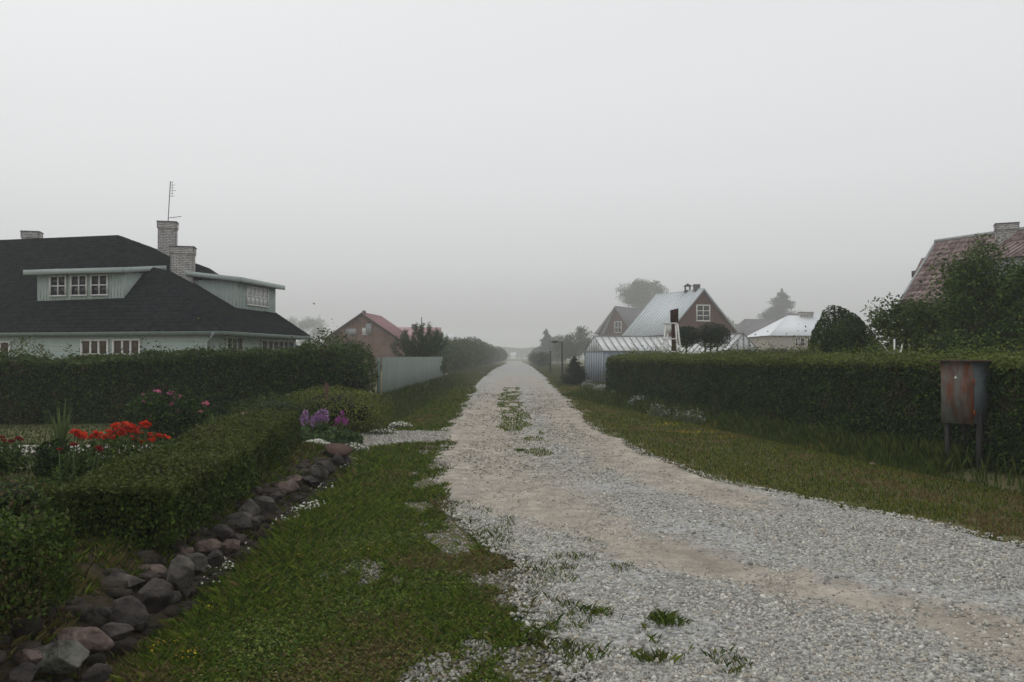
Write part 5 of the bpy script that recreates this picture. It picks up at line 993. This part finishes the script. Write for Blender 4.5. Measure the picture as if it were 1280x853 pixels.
def yellows(label, spots):
    ps = []
    for (u, v, ru, rv, n) in spots:
        g0 = G(u, v); f_ = g0[1] / F; xx = g0[0] + rng.normal(0, ru * f_ * .6, n); yy = g0[1] + rng.normal(0, rv * f_, n); ps.append(np.stack([xx, yy, HT(xx, yy) + rng.uniform(.03, .08, n)], 1))
    p = np.concatenate(ps); o = leaves('yellow_flowers', p, np.tile([0, 0, 1.], (len(p), 1)), .011 + .0011 * p[:, 1], [(.5, .36, .02), (.42, .26, .02)], M['petal'], None, .9, .6); tag(o, label, 'flowers', kind='stuff')
yellows('tiny yellow flowers dotted in the left verge', [(200, 812, 18, 8, 34), (365, 703, 12, 5, 16), (270, 760, 30, 12, 14), (450, 700, 60, 20, 20), (530, 528, 12, 3, 14), (230, 830, 20, 8, 20)])
yellows('yellow and orange low flowers at the edge of the ditch weeds', [(830, 533, 20, 4, 50), (868, 543, 24, 4, 75), (905, 550, 14, 3, 25), (765, 500, 6, 2, 14), (800, 522, 12, 3, 16)])

# ------------------------------------------------------------------ small things
# rusty cabinet: nearest corner at 1218
K0 = P(1218, 530, 12.3); zt = P(1218, 452, 12.3)[2]; zb = K0[2]
cab = thing('metal_cabinet', (K0[0] - .1, 12.45, 0), 'rusty metal utility cabinet on wooden posts in front of the long hedge', 'cabinet')
K1 = P(1175.5, 527, 12.75); fdr = unit(np.array([K0[0] - K1[0], K0[1] - K1[1], 0])); sdr = np.array([-fdr[1], fdr[0], 0]); sdr = sdr if sdr[1] > 0 else -sdr; wdt = np.hypot(K0[0] - K1[0], K0[1] - K1[1]); dpt = .42
sdr = unit(sdr + fdr * .22); c00 = np.array([K1[0], K1[1], zb]); H_ = zt - zb
mb = MB(); mb.obox(c00 + sdr * .02, fdr * wdt, sdr * dpt, UP * H_); mb.build('body', M['cabside'], cab)
mb = MB(); mb.obox(c00 + fdr * .015 - UP * .015, fdr * (wdt - .03), sdr * .018, UP * (H_ - .01)); o = mb.build('door', M['rustdoor'], cab)
mb = MB(); 
for z in (.12, .62): mb.tube([c00 + fdr * (wdt + .004) + UP * (H_ * z), c00 + fdr * (wdt + .004) + UP * (H_ * z + .09)], .012, 6)
mb.build('hinge', M['rust'], o)
mb = MB(); q_ = c00 + fdr * (wdt * .42) + UP * (H_ * .72); mb.slab([q_, q_ + fdr * .055, q_ + fdr * .028 + UP * .04], -sdr * .006); mb.build('warning_plate', M['white'], o)
mb = MB(); r0 = c00 - fdr * .09 - sdr * .08 + UP * (H_ + .0); mb.slab([r0, r0 + fdr * (wdt + .2), r0 + fdr * (wdt + .2) + sdr * (dpt + .16) + UP * -.01, r0 + sdr * (dpt + .16)], UP * .022); mb.build('lid', M['lidm'], cab)
for q_, w_, b_ in ((c00 + fdr * .05 + sdr * .08, .06, 0), (c00 + fdr * (wdt + .0) + sdr * .10, .07, .16), (c00 + fdr * (wdt + .02) + sdr * .30, .06, .22), (c00 + fdr * .12 + sdr * .34, .06, 0)):
    mb = MB(); mb.cbox((q_[0], q_[1], -.3), w_, w_, zb + .3 + b_ + .02, math.atan2(fdr[1], fdr[0])); mb.build('post', M['wood'], cab)
# street lamp
l0 = P(703, 452, 60.); lp = thing('street_lamp', (l0[0], 60, 0), 'short dark street lamp with one arm on the right verge', 'street lamp')
zt = P(703, 428, 60.)[2]; mb = MB(); mb.tube([(l0[0], 60, -.2), (l0[0] - .02, 60, zt)], [.075, .06], 8); mb.build('pole', M['lampmetal'], lp)
mb = MB(); mb.tube([(l0[0], 60, zt - .03), (l0[0] - .35, 60, zt + .05), (l0[0] - .6, 60, zt + .05)], .035, 6); mb.build('arm', M['lampmetal'], lp)
mb = MB(); mb.tube([(l0[0] - .35, 60, zt + .02), (l0[0] - .55, 60, zt + .04), (l0[0] - .8, 60, zt + .02)], [.05, .1, .04], 8); mb.build('lamp_head', M['lampmetal'], lp)
l0 = P(688, 446, 78.); lp = thing('wooden_pole', (l0[0], 78, 0), 'faint dark wooden pole between the far spruce and the street lamp', 'pole'); mb = MB(); mb.tube([(l0[0], 78, -.2), (l0[0], 78, P(688, 440, 78.)[2])], [.08, .07], 8); mb.build('shaft', M['wood'], lp); mb = MB(); mb.cbox((l0[0], 78, P(688, 440, 78.)[2]), .2, .2, .08); mb.build('cap', M['wood'], lp)
# white ladder stand with brown board
ly = 31.0; A0 = P(825, 452, ly); st = thing('ladder_stand', (P(838, 446, ly)[0], ly, 0), 'white wooden ladder stand rising behind the long hedge', 'ladder stand')
zt = P(830, 404, ly)[2]; mb = None
for (ub, ut, Yo) in ((827, 832.5, 0), (847.5, 844.5, 0), (833, 835, .55), (852, 847, .55)):
    a = P(ub, 452, ly + Yo); b = P(ut, 405, ly + Yo); dz = (b - a); a0 = a - dz * (a[2] / dz[2]); w_ = .045; mb = MB(); mb.tube([a0, b], .032, 4); mb.build('leg', M['white'], st)
for v in (404.5, 424, 440):
    a = P(830.5 - (v - 404) * .1, v, ly); b = P(845, v, ly); mb = MB(); mb.obox(a - (.03, .03, .02), (b[0] - a[0] + .08, 0, 0), (0, .06, 0), (0, 0, .05)); mb.build('rung', M['white'], st)
a = P(832, 404.5, ly); mb = MB(); mb.obox(a, (0, .6, 0), (.05, 0, 0), (0, 0, .05)); mb.build('rung', M['white'], st); a = P(832, 417, ly); mb = MB(); mb.obox(a, (.18, 0, 0), (0, .03, 0), (0, 0, .35)); mb.build('side_board', M['white'], st)
bd = thing('signboard', (P(843, 446, 31.8)[0], 31.8, 0), 'dark brown board on a post beside the white ladder stand', 'board')
a = P(838.3, 404.5, 31.8); b = P(848, 404, 31.8); c_ = P(848, 385.5, 31.8); d_ = P(838, 388, 31.8); mb = MB(); mb.slab([a, b, c_, d_], (0, .05, 0)); mb.build('panel', M['boardbrown'], bd)
a = P(840, 404, 31.83); mb = MB(); mb.obox((a[0], 31.86, -.2), (.22, 0, 0), (0, .1, 0), (0, 0, a[2] + .4)); mb.build('post', M['boardbrown'], bd)
# anchor ornament
aa = thing('anchor_ornament', (P(1117, 446, 16.6)[0], 16.6, 0), 'small white painted anchor shaped garden ornament above the hedge', 'ornament')
mb = MB(); t_ = P(1118, 424, 16.6); s_ = P(1117, 442, 16.6); mb.tube([(s_[0], 16.6, .0), t_], .016, 6); mb.build('shank', M['white'], aa)
mb = MB(); mb.tube([P(1106, 434, 16.6), P(1110, 440, 16.6), P(1117, 442, 16.6), P(1124, 440, 16.6), P(1127, 436, 16.6)], [.008, .014, .016, .014, .01], 6); mb.build('arm', M['white'], aa)
mb = MB(); mb.tube([P(1128, 430, 16.6), P(1124, 452, 16.6), (P(1123, 446, 16.6)[0], 16.6, 0)], .014, 6); mb.build('prop', M['white'], aa)
# wooden post by purple flowers
q_ = P(408, 480, 17.2); ps_ = thing('wooden_stake', (q_[0], 17.2, 0), 'short reddish wooden stake standing before the dark hedge', 'stake'); mb = MB(); mb.tube([(q_[0], 17.2, -.1), (q_[0], 17.2, q_[2])], .045, 8); mb.build('shaft', M['redwood'], ps_); mb = MB(); mb.tube([(q_[0], 17.2, q_[2]), (q_[0], 17.2, q_[2] + .03)], [.045, .02], 8); mb.build('cap', M['redwood'], ps_)
# round slab on the wall end
q_ = P(423, 562, 12.6); sl = thing('round_slab', (q_[0], 12.6, q_[2] - .3), 'flat round reddish slab lying on dark stones at the bank end', 'slab')
mb = MB(); vs = []
n = 18
for k in range(n):
    a = 2 * math.pi * k / n; r = .2 * (1 + .08 * math.sin(3 * a) + rng.uniform(-.03, .03)); vs.append((q_[0] + r * math.cos(a), 12.6 + r * math.sin(a) * 1.1, q_[2] + .02 + .03 * math.cos(a) * -1 + .05 * math.sin(a)))
mb.slab(vs, (0, 0, -.045)); mb.build('top', M['redwood'], sl)
ico('support_stone', (q_[0] + .02, 12.60, q_[2] - .19), (.185, .18, .17), M['stoneC'], sl, 3, .3, 4, flat=.8)
# stone heap at the fence corner and on the side path
def heap(label, spots):
    for i, (u, v, w_, h_, k) in enumerate(spots):
        g0 = G(u, v + h_ / 2); f_ = g0[1] / F; c_ = (g0[0], g0[1], float(HT(g0[0], g0[1])) + h_ * f_ * .3); root = ico('boulder', c_, (w_ * f_ / 2, w_ * f_ / 2, h_ * f_ / 2 * 1.1), M['stone' + k], None, 3, .3, i + 70, flat=.8); tag(root, label[i], 'stone')
heap(['dark squat stone at the right foot of the golden shrub', 'pinkish stone in front of the fence corner', 'pale stone beside the white blossom by the fence', 'dark stone at the back of the small heap', 'pale flat stone on the far left verge', 'dark stone beside the flat pale one on the far verge', 'small pale stone at the far foot of the fence', 'reddish stone at the edge of the right hand ditch weeds', 'pale stone lying near the right road edge'],
     [(474, 537, 13, 10, 'C'), (483, 540, 12, 8, 'B'), (492, 533, 14, 7, 'D'), (478, 528, 10, 7, 'C'), (601, 466, 12, 4, 'D'), (605, 468, 6, 4, 'C'), (558, 469, 8, 5, 'D'), (1091, 577, 10, 6, 'B'), (1027, 631, 7, 5, 'D')])
# paving stones behind the low hedge
gp = bpy.data.objects['garden_path']; k = 0
for i in range(12):
    for j in range(2):
        x0_, y0_ = -12.3 + i * .6, 11.35 + j * .6; z_ = float(HT(x0_ + .3, y0_ + .3)) + .02; mb = MB(); mb.obox((x0_, y0_, z_ - .02), (.56, 0, 0), (0, .56, 0), (0, 0, .05 + rng.uniform(0, .012))); mb.build('paving_slab', M['paving'], gp)

# ------------------------------------------------------------------ haze
mb = MB(); mb.obox((-960, -12, -1.5), (1920, 0, 0), (0, 1560, 0), (0, 0, 44))
hm = bpy.data.materials.new('haze'); hm.use_nodes = True; t = hm.node_tree; t.nodes.remove(t.nodes['Principled BSDF']); pv = t.nodes.new('ShaderNodeVolumePrincipled'); pv.inputs['Color'].default_value = (.965, .975, .98, 1); pv.inputs['Density'].default_value = HAZE; pv.inputs['Anisotropy'].default_value = .2
t.links.new(pv.outputs[0], t.nodes['Material Output'].inputs['Volume'])
hz = mb.build('haze', hm); hz['kind'] = 'stuff'; hz['label'] = 'pale morning mist filling the street and gardens'; hz['category'] = 'haze'
